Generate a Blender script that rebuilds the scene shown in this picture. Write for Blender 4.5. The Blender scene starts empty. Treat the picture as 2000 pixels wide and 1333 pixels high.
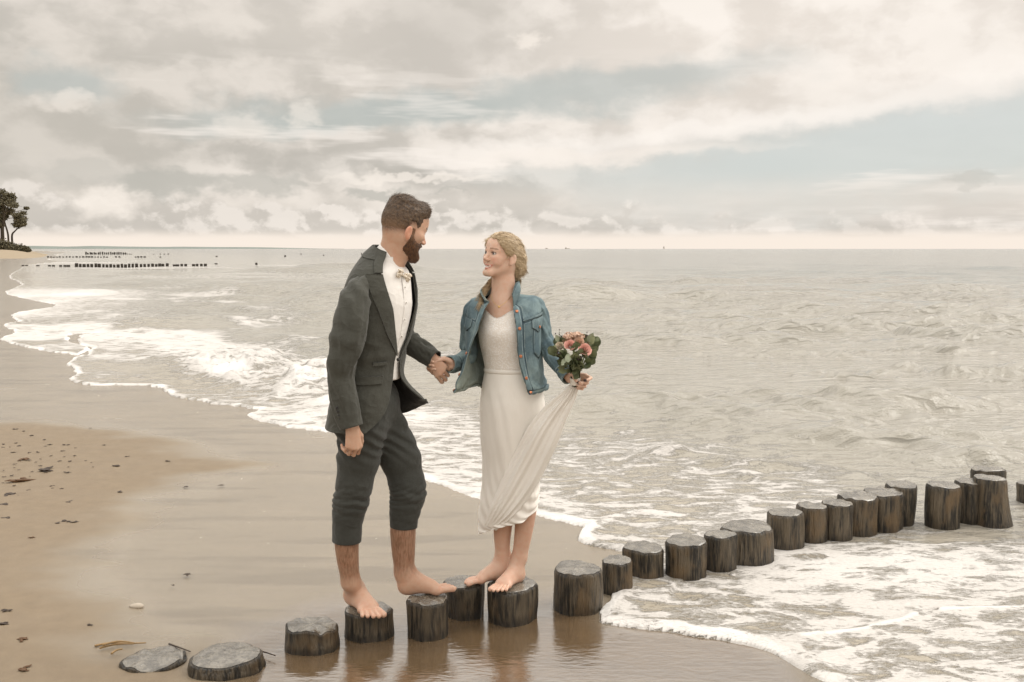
import bpy, bmesh, math, random
import numpy as np
from mathutils import Vector, Matrix

# ------------------------------------------------------------------ camera
SC = bpy.context.scene
COL = SC.collection
H = 1.70                                   # eye height above the wet sand
PITCH = math.radians(5.305)
FPX = 2000 * 35 / 36.0
cam_d = bpy.data.cameras.new('camera')
cam = bpy.data.objects.new('camera', cam_d)
COL.objects.link(cam)
cam.location = (0, 0, H)
cam.rotation_euler = (math.radians(90) - PITCH, 0, 0)
cam_d.lens = 35
cam_d.sensor_width = 36
cam_d.clip_start = 0.05
cam_d.clip_end = 60000
SC.camera = cam
SC.render.engine = 'CYCLES'
SC.cycles.use_denoising = True
SC.cycles.max_bounces = 5
SC.cycles.diffuse_bounces = 2
SC.cycles.glossy_bounces = 3
SC.cycles.use_adaptive_sampling = True
SC.cycles.adaptive_threshold = 0.025
SC.cycles.sample_clamp_direct = 6.0
SC.cycles.sample_clamp_indirect = 3.0
SC.cycles.caustics_reflective = False
SC.cycles.caustics_refractive = False
SC.view_settings.view_transform = 'Standard'
SC.view_settings.look = 'None'
SC.view_settings.exposure = 0.14
SC.view_settings.gamma = 1.0
SC.view_settings.use_curve_mapping = False


def srgb(r, g, b):
    f = lambda c: (c / 255 / 12.92) if c / 255 <= 0.04045 else ((c / 255 + 0.055) / 1.055) ** 2.4
    return (f(r), f(g), f(b))


class NB:
    """small helper that writes shader node graphs"""
    def __init__(s, nt):
        s.nt = nt

    def new(s, t, **kw):
        n = s.nt.nodes.new(t)
        for k, v in kw.items():
            setattr(n, k, v)
        return n

    def put(s, sock, v):
        if v is None:
            return
        if isinstance(v, bpy.types.NodeSocket):
            s.nt.links.new(v, sock)
        else:
            if sock.type == 'RGBA' and len(v) == 3:
                v = (*v, 1)
            sock.default_value = v

    def m(s, op, a, b=None, c=None, clamp=False):
        n = s.new('ShaderNodeMath', operation=op, use_clamp=clamp)
        for i, x in enumerate((a, b, c)):
            s.put(n.inputs[i], x)
        return n.outputs[0]

    def v(s, op, a, b=None, scale=None):
        n = s.new('ShaderNodeVectorMath', operation=op)
        s.put(n.inputs[0], a)
        if b is not None:
            s.put(n.inputs[1], b)
        if scale is not None:
            s.put(n.inputs['Scale'], scale)
        return n.outputs['Value'] if op in ('LENGTH', 'DOT_PRODUCT') else n.outputs[0]

    def xyz(s, x, y, z=0.0):
        n = s.new('ShaderNodeCombineXYZ')
        for i, q in enumerate((x, y, z)):
            s.put(n.inputs[i], q)
        return n.outputs[0]

    def sep(s, v):
        n = s.new('ShaderNodeSeparateXYZ')
        s.put(n.inputs[0], v)
        return n.outputs

    def ss(s, x, a, b, lo=0.0, hi=1.0, kind='SMOOTHSTEP'):
        n = s.new('ShaderNodeMapRange', interpolation_type=kind)
        for i, q in enumerate((x, a, b, lo, hi)):
            s.put(n.inputs[i], q)
        return n.outputs[0]

    def mix(s, f, a, b, mode='MIX'):
        n = s.new('ShaderNodeMix', data_type='RGBA', blend_type=mode)
        s.put(n.inputs[0], f)
        s.put(n.inputs[6], a)
        s.put(n.inputs[7], b)
        return n.outputs[2]

    def noise(s, vec, scale, detail=4, rough=0.55, dist=0.0, col=False, w=None, dim='3D'):
        n = s.new('ShaderNodeTexNoise', noise_dimensions=dim)
        if w is not None:
            n.noise_dimensions = '4D'
            s.put(n.inputs['W'], w)
        s.put(n.inputs['Vector'], vec)
        s.put(n.inputs['Scale'], scale)
        s.put(n.inputs['Detail'], detail)
        s.put(n.inputs['Roughness'], rough)
        s.put(n.inputs['Distortion'], dist)
        return n.outputs[1] if col else n.outputs[0]

    def voro(s, vec, scale, feature='DISTANCE_TO_EDGE', rnd=1.0, dim='2D'):
        n = s.new('ShaderNodeTexVoronoi', feature=feature, voronoi_dimensions=dim)
        s.put(n.inputs['Vector'], vec)
        s.put(n.inputs['Scale'], scale)
        s.put(n.inputs['Randomness'], rnd)
        return n.outputs[0]

    def ramp(s, f, stops):
        n = s.new('ShaderNodeValToRGB')
        e = n.color_ramp.elements
        while len(e) < len(stops):
            e.new(0.5)
        for i, (p, c) in enumerate(stops):
            e[i].position = p
            e[i].color = (*c, 1)
        s.put(n.inputs[0], f)
        return n.outputs[0]


# ------------------------------------------------------------------ sky and sun
SUN_EL, SUN_AZ = math.radians(50), math.radians(72)      # from the view axis towards the right, behind the couple
world = bpy.data.worlds.new('World')
SC.world = world
world.use_nodes = True
wt = world.node_tree
wt.nodes.clear()
B = NB(wt)
sky = B.new('ShaderNodeTexSky', sky_type='NISHITA')
sky.sun_disc = False
sky.sun_elevation = SUN_EL
sky.sun_rotation = SUN_AZ
sky.altitude = 0
sky.air_density = 1.0
sky.dust_density = 2.5
blue = B.v('SCALE', sky.outputs[0], scale=0.085)
tc = B.new('ShaderNodeTexCoord')
D = tc.outputs['Generated']
dx, dy, dz = B.sep(D)
A = B.m('MULTIPLY', B.m('ARCTAN2', dx, dy), 1944.0)            # azimuth and elevation, 1944 units to the radian
E = B.m('MULTIPLY', B.m('ARCSINE', dz), 1944.0)
AE = B.xyz(A, E)
# domain warp so that no cloud has a clean outline
wn = B.noise(B.v('MULTIPLY', AE, (1 / 260, 1 / 130, 0)), 1.0, 3, 0.55, 0.0, col=True, dim='2D')
wv = B.v('MULTIPLY', B.v('SUBTRACT', wn, (0.5, 0.5, 0.5)), (190, 95, 0))
wn2 = B.noise(B.v('MULTIPLY', AE, (1 / 60, 1 / 38, 0)), 1.0, 3, 0.6, 0.0, col=True, dim='2D')
wv2 = B.v('MULTIPLY', B.v('SUBTRACT', wn2, (0.5, 0.5, 0.5)), (60, 34, 0))
AW = B.v('ADD', B.v('ADD', AE, wv), wv2)


def blob(u, v, ru, rv, rot=0.0, soft=0.55, vec=None):
    """a soft patch of the sky around the direction that the picture's pixel u, v looks along"""
    a = 1944 * math.atan((u - 1000) / 1944)
    e = 486 - v
    q = B.v('SUBTRACT', vec or AW, (a, e, 0))
    c, s_ = math.cos(rot), math.sin(rot)
    x = B.v('DOT_PRODUCT', q, (c / ru, s_ / ru, 0))
    y = B.v('DOT_PRODUCT', q, (-s_ / rv, c / rv, 0))
    r = B.m('SQRT', B.m('ADD', B.m('MULTIPLY', x, x), B.m('MULTIPLY', y, y)))
    return B.ss(r, 1.0 + soft, 1.0 - soft)


# cloud layer seen in perspective
zz = B.m('ADD', B.m('MAXIMUM', dz, 0.0), 0.10)
CL = B.xyz(B.m('DIVIDE', dx, zz), B.m('DIVIDE', dy, zz))
n_big = B.noise(CL, 0.62, 5, 0.56, 0.0, dim='2D')
n_big2 = B.noise(B.v('ADD', CL, (0.16, 0.30, 0)), 0.62, 5, 0.56, 0.0, dim='2D')
n_str = B.noise(B.v('MULTIPLY', AE, (1 / 520, 1 / 62, 0)), 1.0, 4, 0.6, 0.0, dim='2D')
cloud = B.ramp(n_big, [(0.30, srgb(203, 196, 187)), (0.47, srgb(220, 212, 204)), (0.62, srgb(233, 225, 217)), (0.78, srgb(243, 236, 229))])
rim = B.ss(B.m('SUBTRACT', n_big, n_big2), -0.10, 0.13)
cloud = B.mix(B.m('MULTIPLY', B.m('SUBTRACT', 1.0, rim), 0.35), cloud, srgb(180, 175, 167))
c = cloud
# billowing mass on the left, lit from the upper right
bn = B.v('ADD', B.v('MULTIPLY', B.v('ADD', AE, B.v('SCALE', wv2, scale=0.6)), (1 / 250, 1 / 150, 0)), (3.1, 7.4, 0))
b_a = B.noise(bn, 1.0, 5, 0.52, 0.0, dim='2D')
b_b = B.noise(B.v('ADD', bn, (0.16, 0.24, 0)), 1.0, 5, 0.52, 0.0, dim='2D')
bl = B.ss(B.m('SUBTRACT', b_a, b_b), -0.13, 0.15)
bilc = B.mix(bl, srgb(172, 168, 160), srgb(230, 222, 213))
c = B.mix(B.ss(A, -100, 500, 0.85, 0.22), c, bilc)
# the bright torn layer to the upper right, greyer mass to the upper left
c = B.mix(B.m('MULTIPLY', blob(1620, 70, 760, 190, 0.08, 0.8), 0.80), c, B.mix(bl, srgb(226, 217, 208), srgb(246, 238, 230)))
c = B.mix(B.m('MULTIPLY', blob(230, 180, 620, 230, 0.05, 0.8), 0.35), c, srgb(200, 193, 184))
c = B.mix(B.m('MULTIPLY', blob(520, 75, 420, 75, 0.0, 0.9), 0.35), c, srgb(218, 210, 201))
c = B.mix(B.m('MULTIPLY', blob(870, 110, 150, 90, 0.2, 0.7), 0.65), c, srgb(190, 184, 176))
c = B.mix(B.m('MULTIPLY', blob(60, 300, 240, 130, 0.0, 0.8), 0.45), c, srgb(190, 184, 174))
# gaps of dull blue
gap = B.mix(0.85, blue, srgb(185, 188, 182))
for (u, v_, ru, rv, ro, am) in ((690, 232, 330, 30, 0.06, 0.85), (1130, 185, 330, 36, 0.10, 0.75), (870, 206, 110, 30, 0.0, 0.8),
                                (150, 200, 60, 34, 0.0, 0.75), (560, 262, 130, 20, 0.1, 0.6)):
    c = B.mix(B.m('MULTIPLY', blob(u, v_, ru, rv, ro, 0.6), am), c, gap)
gap2 = B.mix(0.85, blue, srgb(207, 211, 208))
c = B.mix(B.m('MULTIPLY', blob(1800, 310, 520, 85, 0.14, 0.55), 0.88), c, gap2)
c = B.mix(B.m('MULTIPLY', blob(1330, 352, 330, 34, 0.0, 0.7), 0.65), c, gap2)
# long bright streak under the torn layer
c = B.mix(B.m('MULTIPLY', blob(1300, 268, 400, 20, 0.10, 0.95), 0.6), c, srgb(247, 240, 233))
c = B.mix(B.m('MULTIPLY', blob(1790, 204, 380, 26, 0.17, 0.95), 0.6), c, srgb(246, 239, 232))
c = B.mix(B.m('MULTIPLY', blob(1120, 312, 320, 12, 0.03, 0.8), 0.6), c, srgb(242, 233, 224))
c = B.mix(B.m('MULTIPLY', B.m('MULTIPLY', B.ss(n_str, 0.56, 0.70), B.ss(E, 60, 140)), B.ss(E, 420, 200, 0, 0.55)), c, srgb(243, 235, 227))
# band of cumulus low on the left, lit tops, flat bases
cn = B.v('MULTIPLY', B.v('ADD', AE, B.v('SCALE', wv2, scale=0.35)), (1 / 95, 1 / 70, 0))
cu = B.noise(cn, 1.0, 5, 0.55, 0.0, dim='2D')
cu_up = B.noise(B.v('ADD', cn, (0.10, 0.26, 0)), 1.0, 5, 0.55, 0.0, dim='2D')
lit = B.ss(B.m('SUBTRACT', cu, cu_up), -0.06, 0.11)
topline = B.m('ADD', B.m('MULTIPLY', B.m('SUBTRACT', cu, 0.5), 130), B.ss(A, -900, 700, 96, 52))
cum = B.m('MULTIPLY', B.ss(E, B.m('SUBTRACT', topline, 13.0), B.m('ADD', topline, 6.0), 1, 0), B.ss(B.m('ADD', E, B.m('MULTIPLY', cu, 14)), 28, 37))
cumc = B.mix(lit, srgb(196, 189, 180), srgb(246, 237, 228))
cumc = B.mix(B.ss(A, -700, 300, 0.45, 0.0), cumc, srgb(192, 186, 178))
c = B.mix(B.m('MULTIPLY', B.ss(E, 20, 150), B.ss(E, 150, 60)), c, srgb(226, 217, 207))
c = B.mix(B.m('MULTIPLY', cum, B.ss(A, -500, 500, 0.85, 0.30)), c, cumc)
# darker flat clouds floating above that band
for (u, v_, ru, rv, am) in ((330, 366, 95, 24, 0.85), (505, 368, 80, 20, 0.7), (735, 382, 52, 11, 0.75), (170, 350, 80, 22, 0.4),
                            (575, 360, 30, 12, 0.5), (880, 378, 26, 4, 0.5), (1890, 366, 30, 13, 0.35)):
    q = B.v('ADD', AE, B.v('SCALE', wv2, scale=1.6))
    c = B.mix(B.m('MULTIPLY', blob(u, v_, ru, rv, 0.0, 0.45, q), am), c, srgb(182, 179, 171))
for (u, v_, ru, rv, am) in ((215, 405, 60, 26, 0.8), (150, 235, 44, 15, 0.5), (480, 262, 50, 22, 0.5), (600, 238, 30, 18, 0.5), (800, 352, 150, 8, 0.7), (1035, 96, 24, 14, .7)):
    q = B.v('ADD', AE, B.v('SCALE', wv2, scale=1.6))
    c = B.mix(B.m('MULTIPLY', blob(u, v_, ru, rv, 0.0, 0.6, q), am), c, srgb(238, 229, 219))
# luminous strip above the horizon
c = B.mix(B.ss(E, 40, 16), c, srgb(238, 226, 214))
# the cloud deck gets thinner and brighter towards the sun, overhead
up = B.ss(E, 430, 1150)
c = B.mix(B.m('MULTIPLY', up, 0.9), c, (1.60, 1.55, 1.48))
c = B.mix(1.0, c, (1.02, 1.02, 1.015), 'MULTIPLY')
bg = B.new('ShaderNodeBackground')
B.put(bg.inputs[0], c)
bg.inputs[1].default_value = 1.0
world.cycles.sampling_method = 'NONE'
wo = B.new('ShaderNodeOutputWorld')
wt.links.new(bg.outputs[0], wo.inputs[0])

sun_d = bpy.data.lights.new('sun', 'SUN')
sun_d.energy = 1.5
sun_d.angle = math.radians(30)
sun_d.color = (1.0, 0.95, 0.88)
sun = bpy.data.objects.new('sun', sun_d)
COL.objects.link(sun)
sdir = Vector((math.sin(SUN_AZ) * math.cos(SUN_EL), math.cos(SUN_AZ) * math.cos(SUN_EL), math.sin(SUN_EL)))
sun.rotation_euler = (-sdir).to_track_quat('-Z', 'Y').to_euler()
sun.location = (4, 6, 8)

# ------------------------------------------------------------------ helpers
RIGHT = np.array([1.0, 0, 0])
FWD = np.array([0, math.cos(PITCH), -math.sin(PITCH)])
UPV = np.array([0, math.sin(PITCH), math.cos(PITCH)])


def ray(u, v):
    return FWD + RIGHT * ((u - 1000) / FPX) + UPV * ((666.5 - v) / FPX)


def W(u, v, Y):
    """the point at distance Y into the scene that shows at u, v of the photograph"""
    r = ray(u, v)
    return np.array([0, 0, H]) + r * (Y / r[1])


def G(u, v, z=0.0):
    """the point of the ground (height z) that shows at u, v"""
    r = ray(u, v)
    return np.array([0, 0, H]) + r * ((z - H) / r[2])


def _hash(ix, iy, iz, seed):
    h = (ix.astype(np.uint32) * np.uint32(374761393) + iy.astype(np.uint32) * np.uint32(668265263)
         + iz.astype(np.uint32) * np.uint32(2147483647) + np.uint32((seed * 974711 + 12345) & 0xffffffff))
    h = (h ^ (h >> np.uint32(13))) * np.uint32(1274126177)
    h = (h ^ (h >> np.uint32(16))) * np.uint32(2246822519)
    h = h ^ (h >> np.uint32(15))
    return (h & np.uint32(0xffffff)).astype(np.float32) / np.float32(0xffffff)


def n2(x, y, seed=0):
    x = np.asarray(x, np.float64); y = np.asarray(y, np.float64)
    fx = np.floor(x); fy = np.floor(y)
    ix = fx.astype(np.int64); iy = fy.astype(np.int64)
    tx = x - fx; ty = y - fy
    tx = tx * tx * tx * (tx * (tx * 6 - 15) + 10); ty = ty * ty * ty * (ty * (ty * 6 - 15) + 10)
    z = np.zeros_like(ix)
    a = _hash(ix, iy, z, seed); b = _hash(ix + 1, iy, z, seed)
    c = _hash(ix, iy + 1, z, seed); d = _hash(ix + 1, iy + 1, z, seed)
    return (a * (1 - tx) + b * tx) * (1 - ty) + (c * (1 - tx) + d * tx) * ty


def n3(P, seed=0):
    P = np.asarray(P, np.float64)
    f = np.floor(P)
    i = f.astype(np.int64)
    t = P - f
    t = t * t * (3 - 2 * t)
    r = 0
    for dx_ in (0, 1):
        wx = t[:, 0] if dx_ else 1 - t[:, 0]
        for dy_ in (0, 1):
            wy = t[:, 1] if dy_ else 1 - t[:, 1]
            for dz_ in (0, 1):
                wz = t[:, 2] if dz_ else 1 - t[:, 2]
                r = r + wx * wy * wz * _hash(i[:, 0] + dx_, i[:, 1] + dy_, i[:, 2] + dz_, seed)
    return r


def fbm2(x, y, oct=4, seed=0, gain=0.5):
    r = 0; a = 1.0; t = 0
    for k in range(oct):
        r = r + a * n2(x * 2 ** k + 17.3 * k, y * 2 ** k - 9.1 * k, seed + k); t += a; a *= gain
    return r / t


def fbm3(P, oct=3, seed=0, gain=0.5):
    r = 0; a = 1.0; t = 0
    for k in range(oct):
        r = r + a * n3(np.asarray(P) * 2 ** k + 11.7 * k, seed + k); t += a; a *= gain
    return r / t


def sstep(x, a, b):
    t = np.clip((x - a) / (b - a), 0, 1)
    return t * t * (3 - 2 * t)


def catmull(pts, n, closed=False):
    """n samples of a Catmull-Rom curve through the rows of pts"""
    P = np.asarray(pts, float)
    m = len(P)
    if m < 3 and not closed:
        t = np.linspace(0, 1, n)[:, None]
        return P[0] * (1 - t) + P[-1] * t
    if closed:
        s = np.linspace(0, m, n, endpoint=False)
    else:
        s = np.linspace(0, m - 1, n)
    i = np.floor(s).astype(int)
    if not closed:
        i = np.minimum(i, m - 2)
    f = (s - i)[:, None]
    if P.ndim == 3:
        f = f[:, :, None]
    g = (lambda k: P[(i + k) % m]) if closed else (lambda k: P[np.clip(i + k, 0, m - 1)])
    p0, p1, p2, p3 = g(-1), g(0), g(1), g(2)
    return 0.5 * (2 * p1 + (p2 - p0) * f + (2 * p0 - 5 * p1 + 4 * p2 - p3) * f * f + (3 * p1 - p0 - 3 * p2 + p3) * f ** 3)


def mesh_np(name, V, F, smooth=True, attrs=None):
    """mesh from arrays; F is (n,4) or (n,3); attrs: name -> per-vertex float or rgb"""
    V = np.asarray(V, np.float32); F = np.asarray(F, np.int32)
    me = bpy.data.meshes.new(name)
    k = F.shape[1]
    me.vertices.add(len(V)); me.vertices.foreach_set('co', V.ravel())
    me.loops.add(F.size); me.loops.foreach_set('vertex_index', F.ravel())
    me.polygons.add(len(F))
    me.polygons.foreach_set('loop_start', np.arange(0, F.size, k, dtype=np.int32))
    me.polygons.foreach_set('loop_total', np.full(len(F), k, np.int32))
    me.polygons.foreach_set('use_smooth', np.full(len(F), smooth, bool))
    me.update(calc_edges=True)
    me.validate(clean_customdata=False)
    for a, val in (attrs or {}).items():
        val = np.asarray(val, np.float32)
        if val.ndim == 1:
            at = me.attributes.new(a, 'FLOAT', 'POINT'); at.data.foreach_set('value', val)
        else:
            at = me.attributes.new(a, 'FLOAT_COLOR', 'POINT')
            c4 = np.ones((len(val), 4), np.float32); c4[:, :3] = val
            at.data.foreach_set('color', c4.ravel())
    return me


def obj(name, me, mat=None, parent=None, loc=None):
    o = bpy.data.objects.new(name, me)
    COL.objects.link(o)
    if mat is not None and me is not None and len(me.materials) == 0:
        me.materials.append(mat)
    if parent is not None:
        o.parent = parent
    if loc is not None:
        o.location = loc
    return o


def thing(name, loc, label, cat, group=None):
    o = bpy.data.objects.new(name, None)
    o.empty_display_size = 0.1
    COL.objects.link(o)
    o.location = loc
    return tag(o, label, cat, group)


def tag(o, label, cat, group=None):
    o['label'] = label; o['category'] = cat
    if group:
        o['group'] = group
    return o


def kind(o, k, label=None, cat=None):
    o['kind'] = k
    if label:
        o['label'] = label
    if cat:
        o['category'] = cat
    return o


def grid_faces(nr, nc, closed=False, off=0):
    """quads of an nr x nc vertex grid, closed joins the last column to the first"""
    r = np.arange(nr - 1)[:, None]; c = np.arange(nc if closed else nc - 1)[None, :]
    c1 = (c + 1) % nc
    a = r * nc + c; b = r * nc + c1; d = (r + 1) * nc + c; e = (r + 1) * nc + c1
    return np.stack([a, b, e, d], -1).reshape(-1, 4) + off


class MB:
    """collects quad/tri soup into one mesh"""
    def __init__(s):
        s.V = []; s.F = []; s.n = 0

    def add(s, V, F):
        V = np.asarray(V, float); F = np.asarray(F, int)
        if F.shape[1] == 3:
            F = np.concatenate([F, F[:, 2:3]], 1)
        s.V.append(V); s.F.append(F + s.n); s.n += len(V)

    def tube(s, path, rad, n=8, cap=True):
        s.add(*tube_vf(path, rad, n, cap))

    def faces(s):
        V = np.concatenate(s.V); F = np.concatenate(s.F)
        return [tuple(v) for v in V], [tuple(dict.fromkeys(f)) for f in F.tolist()]

    def build(s, name, mat, parent=None, smooth=True):
        V, F = s.faces()
        me = bpy.data.meshes.new(name)
        me.from_pydata(V, [], F)
        me.polygons.foreach_set('use_smooth', np.full(len(F), smooth, bool))
        me.update()
        return obj(name, me, mat, parent)


def frames(path):
    """tangent and two normals along a path, turning as little as possible"""
    P = np.asarray(path, float)
    T = np.gradient(P, axis=0)
    T /= np.linalg.norm(T, axis=1, keepdims=True) + 1e-12
    ref = np.array([0, 0, 1.0]) if abs(T[0][2]) < 0.9 else np.array([0, -1.0, 0])
    N = []
    x = np.cross(T[0], ref); x /= np.linalg.norm(x)
    for t in T:
        x = x - t * np.dot(x, t); x /= np.linalg.norm(x) + 1e-12
        N.append(x.copy())
    N = np.array(N)
    return T, N, np.cross(T, N)


def tube_vf(path, rad, n=8, cap=True):
    P = np.asarray(path, float)
    rad = np.broadcast_to(np.asarray(rad, float), (len(P),))
    T, N, Bn = frames(P)
    a = np.linspace(0, 2 * math.pi, n, endpoint=False)
    V = P[:, None] + rad[:, None, None] * (np.cos(a)[None, :, None] * N[:, None] + np.sin(a)[None, :, None] * Bn[:, None])
    V = V.reshape(-1, 3)
    F = grid_faces(len(P), n, True)
    if cap:
        k = len(V)
        V = np.concatenate([V, P[:1], P[-1:]])
        i = np.arange(n)
        c0 = np.stack([i * 0 + k, (i + 1) % n, i, i], -1)
        o = (len(P) - 1) * n
        c1 = np.stack([i * 0 + k + 1, o + i, o + (i + 1) % n, o + (i + 1) % n], -1)
        F = np.concatenate([F, c0, c1])
    return V, F


# ------------------------------------------------------------------ signed-distance modelling (one continuous skin)
def unit(v):
    v = np.asarray(v, float)
    return v / (np.linalg.norm(v) + 1e-12)


def smin(a, b, k):
    if k <= 0:
        return np.minimum(a, b)
    h = np.maximum(k - np.abs(a - b), 0) / k
    return np.minimum(a, b) - h * h * k * 0.25


class SDF:
    def __init__(s, marg=0.05):
        s.ops = []; s.marg = marg; s.lo = np.full(3, 1e9); s.hi = np.full(3, -1e9); s.disp = None

    def _add(s, fn, lo, hi, k, mode):
        lo = np.asarray(lo, float); hi = np.asarray(hi, float)
        s.ops.append((fn, lo, hi, k, mode))
        if mode == 'u':
            s.lo = np.minimum(s.lo, lo); s.hi = np.maximum(s.hi, hi)

    def cap(s, a, b, r1, r2=None, k=0.01, mode='u'):
        a = np.asarray(a, float); b = np.asarray(b, float); r2 = r1 if r2 is None else r2
        ba = b - a; bb = ba.dot(ba) + 1e-12

        def fn(P):
            q = P - a
            h = np.clip(q @ ba / bb, 0, 1)
            return np.linalg.norm(q - h[:, None] * ba, axis=1) - (r1 + (r2 - r1) * h)
        m = max(r1, r2)
        s._add(fn, np.minimum(a, b) - m, np.maximum(a, b) + m, k, mode)

    def chain(s, pts, rad, k=0.01, n=None, mode='u'):
        pts = np.asarray(pts, float); rad = np.asarray(rad, float)
        if n:
            Q = catmull(np.concatenate([pts, rad[:, None]], 1), n); pts = Q[:, :3]; rad = Q[:, 3]
        for i in range(len(pts) - 1):
            s.cap(pts[i], pts[i + 1], rad[i], rad[i + 1], k, mode)

    def ell(s, c, r, R=None, k=0.01, mode='u'):
        c = np.asarray(c, float); r = np.asarray(r, float)
        R = np.eye(3) if R is None else np.asarray(R, float)      # rows are the local axes

        def fn(P):
            q = (P - c) @ R.T
            k0 = np.linalg.norm(q / r, axis=1); k1 = np.linalg.norm(q / (r * r), axis=1) + 1e-9
            return np.where(k0 < 1e-4, -r.min(), k0 * (k0 - 1) / k1)
        e = np.sqrt(((R * r[:, None]) ** 2).sum(0))
        s._add(fn, c - e, c + e, k, mode)

    def fun(s, fn, lo, hi, k=0.01, mode='u'):
        s._add(fn, lo, hi, k, mode)

    def eval(s, P, ch=24000):
        """distance at points; spatially coherent chunks let far primitives be skipped whole"""
        P = np.asarray(P, np.float64)
        if len(P) > ch:
            return np.concatenate([s.eval(P[i:i + ch], ch) for i in range(0, len(P), ch)])
        d = np.full(len(P), 1.0)
        if not len(P):
            return d
        plo, phi = P.min(0), P.max(0)
        for fn, lo, hi, k, mode in s.ops:
            mg = k + (s.marg if mode == 'u' else 0.03)
            if (plo > hi + mg).any() or (phi < lo - mg).any():
                continue
            e = fn(P)
            if mode == 'u':
                d = smin(d, e, k)
            elif mode == 's':
                d = -smin(-d, e, k)
            else:
                d = -smin(-d, -e, k)
        if s.disp is not None:
            near = np.nonzero(np.abs(d) < 0.03)[0]
            if len(near):
                d[near] = d[near] - s.disp(P[near])
        return d

    def mesh(s, h=0.003, project=True):
        BR = 8
        lo = s.lo - 0.03; n = np.ceil((s.hi + 0.03 - lo) / (h * BR)).astype(int)
        g = np.stack(np.meshgrid(*[np.arange(k) for k in n], indexing='ij'), -1).reshape(-1, 3)
        c = lo + (g + 0.5) * h * BR
        d = s.eval(c, 2000)
        g = g[np.abs(d) < h * BR * 0.87 * 1.5 + 0.006]
        o9 = np.stack(np.meshgrid(*[np.arange(BR + 1)] * 3, indexing='ij'), -1).reshape(-1, 3)
        D = np.empty((len(g), (BR + 1) ** 3), np.float32)
        g = g[np.lexsort((g[:, 2] % 3, g[:, 1] // 3, g[:, 0] // 3, g[:, 2] // 3))]
        for i in range(0, len(g), 24):
            P = lo + (g[i:i + 24, None] * BR + o9[None]).reshape(-1, 3) * h
            D[i:i + 24] = s.eval(P).reshape(-1, (BR + 1) ** 3)
        D = D.reshape(-1, BR + 1, BR + 1, BR + 1)
        D[D == 0] = 1e-7
        S = D < 0
        tot = (n * BR + 2).astype(np.int64)
        key = lambda q: ((q[..., 0] + 1) * tot[1] + q[..., 1] + 1) * tot[2] + q[..., 2] + 1
        cnt = np.zeros((len(g), BR, BR, BR), int)
        for a in (0, 1):
            for b in (0, 1):
                for e in (0, 1):
                    cnt += S[:, a:a + BR, b:b + BR, e:e + BR]
        bi, x, y, z = np.nonzero((cnt > 0) & (cnt < 8))
        cell = g[bi] * BR + np.stack([x, y, z], -1)
        acc = np.zeros((len(bi), 3)); w = np.zeros(len(bi))
        corner = lambda a: D[bi, x + a[0], y + a[1], z + a[2]].astype(float)
        for ax in range(3):
            o1, o2 = [k for k in range(3) if k != ax]
            for p in (0, 1):
                for q in (0, 1):
                    a = [0, 0, 0]; a[o1] = p; a[o2] = q
                    b = list(a); b[ax] = 1
                    da, db = corner(a), corner(b)
                    m = (da < 0) != (db < 0)
                    t = np.where(m, da / np.where(m, da - db, 1), 0)
                    pos = np.tile(np.array(a, float), (len(bi), 1)); pos[:, ax] = t
                    acc += pos * m[:, None]; w += m
        V = lo + (cell + acc / w[:, None]) * h
        kk = key(cell)
        order = np.argsort(kk); ks = kk[order]
        F = []
        for ax in range(3):
            o1, o2 = (ax + 1) % 3, (ax + 2) % 3
            sl0 = [slice(None)] + [slice(0, BR)] * 3; sl1 = list(sl0); sl1[ax + 1] = slice(1, BR + 1)
            s0 = S[tuple(sl0)]; s1 = S[tuple(sl1)]
            b_, x_, y_, z_ = np.nonzero(s0 != s1)
            base = g[b_] * BR + np.stack([x_, y_, z_], -1)
            flip = s0[b_, x_, y_, z_]
            ids = []
            ok = np.ones(len(base), bool)
            for (p, q) in ((0, 0), (-1, 0), (-1, -1), (0, -1)):
                cc = base.copy(); cc[:, o1] += p; cc[:, o2] += q
                kq = key(cc); j = np.searchsorted(ks, kq); j = np.minimum(j, len(ks) - 1)
                ok &= ks[j] == kq
                ids.append(order[j])
            f = np.stack(ids, -1)
            f = np.where(flip[:, None], f, f[:, ::-1])
            F.append(f[ok])
        F = np.concatenate(F)
        if project:
            e = h * 0.35
            o = np.array([[1, -1, -1], [-1, -1, 1], [-1, 1, -1], [1, 1, 1]], float)
            v4 = [s.eval(V + e * q, 6000) for q in o]
            gr = sum(q[None] * v[:, None] for q, v in zip(o, v4)) / (4 * e)
            d0 = sum(v4) / 4
            gl = np.linalg.norm(gr, axis=1)
            st = np.clip(d0 / np.maximum(gl, 0.3), -h, h)
            V = V - gr / np.maximum(gl, 1e-6)[:, None] * st[:, None]
        return V, F


def rot_frame(fwd, up):
    """rows: right-hand side, forward, up"""
    f = unit(fwd); u = np.asarray(up, float); u = unit(u - f * f.dot(u))
    return np.array([np.cross(f, u), f, u])


# ------------------------------------------------------------------ materials
def new_mat(name):
    m = bpy.data.materials.new(name)
    m.use_nodes = True
    nt = m.node_tree
    b = NB(nt)
    p = nt.nodes['Principled BSDF']
    return m, b, p


def bump(b, p, height, strength=0.5, dist=0.01, normal=None):
    n = b.new('ShaderNodeBump')
    b.put(n.inputs['Height'], height)
    n.inputs['Strength'].default_value = strength
    n.inputs['Distance'].default_value = dist
    if normal is not None:
        b.put(n.inputs['Normal'], normal)
    b.nt.links.new(n.outputs[0], p.inputs['Normal'])
    return n.outputs[0]


def attr(b, name, out='Fac'):
    n = b.new('ShaderNodeAttribute', attribute_name=name)
    return n.outputs[out]


def pos(b):
    return b.new('ShaderNodeNewGeometry').outputs['Position']


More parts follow.
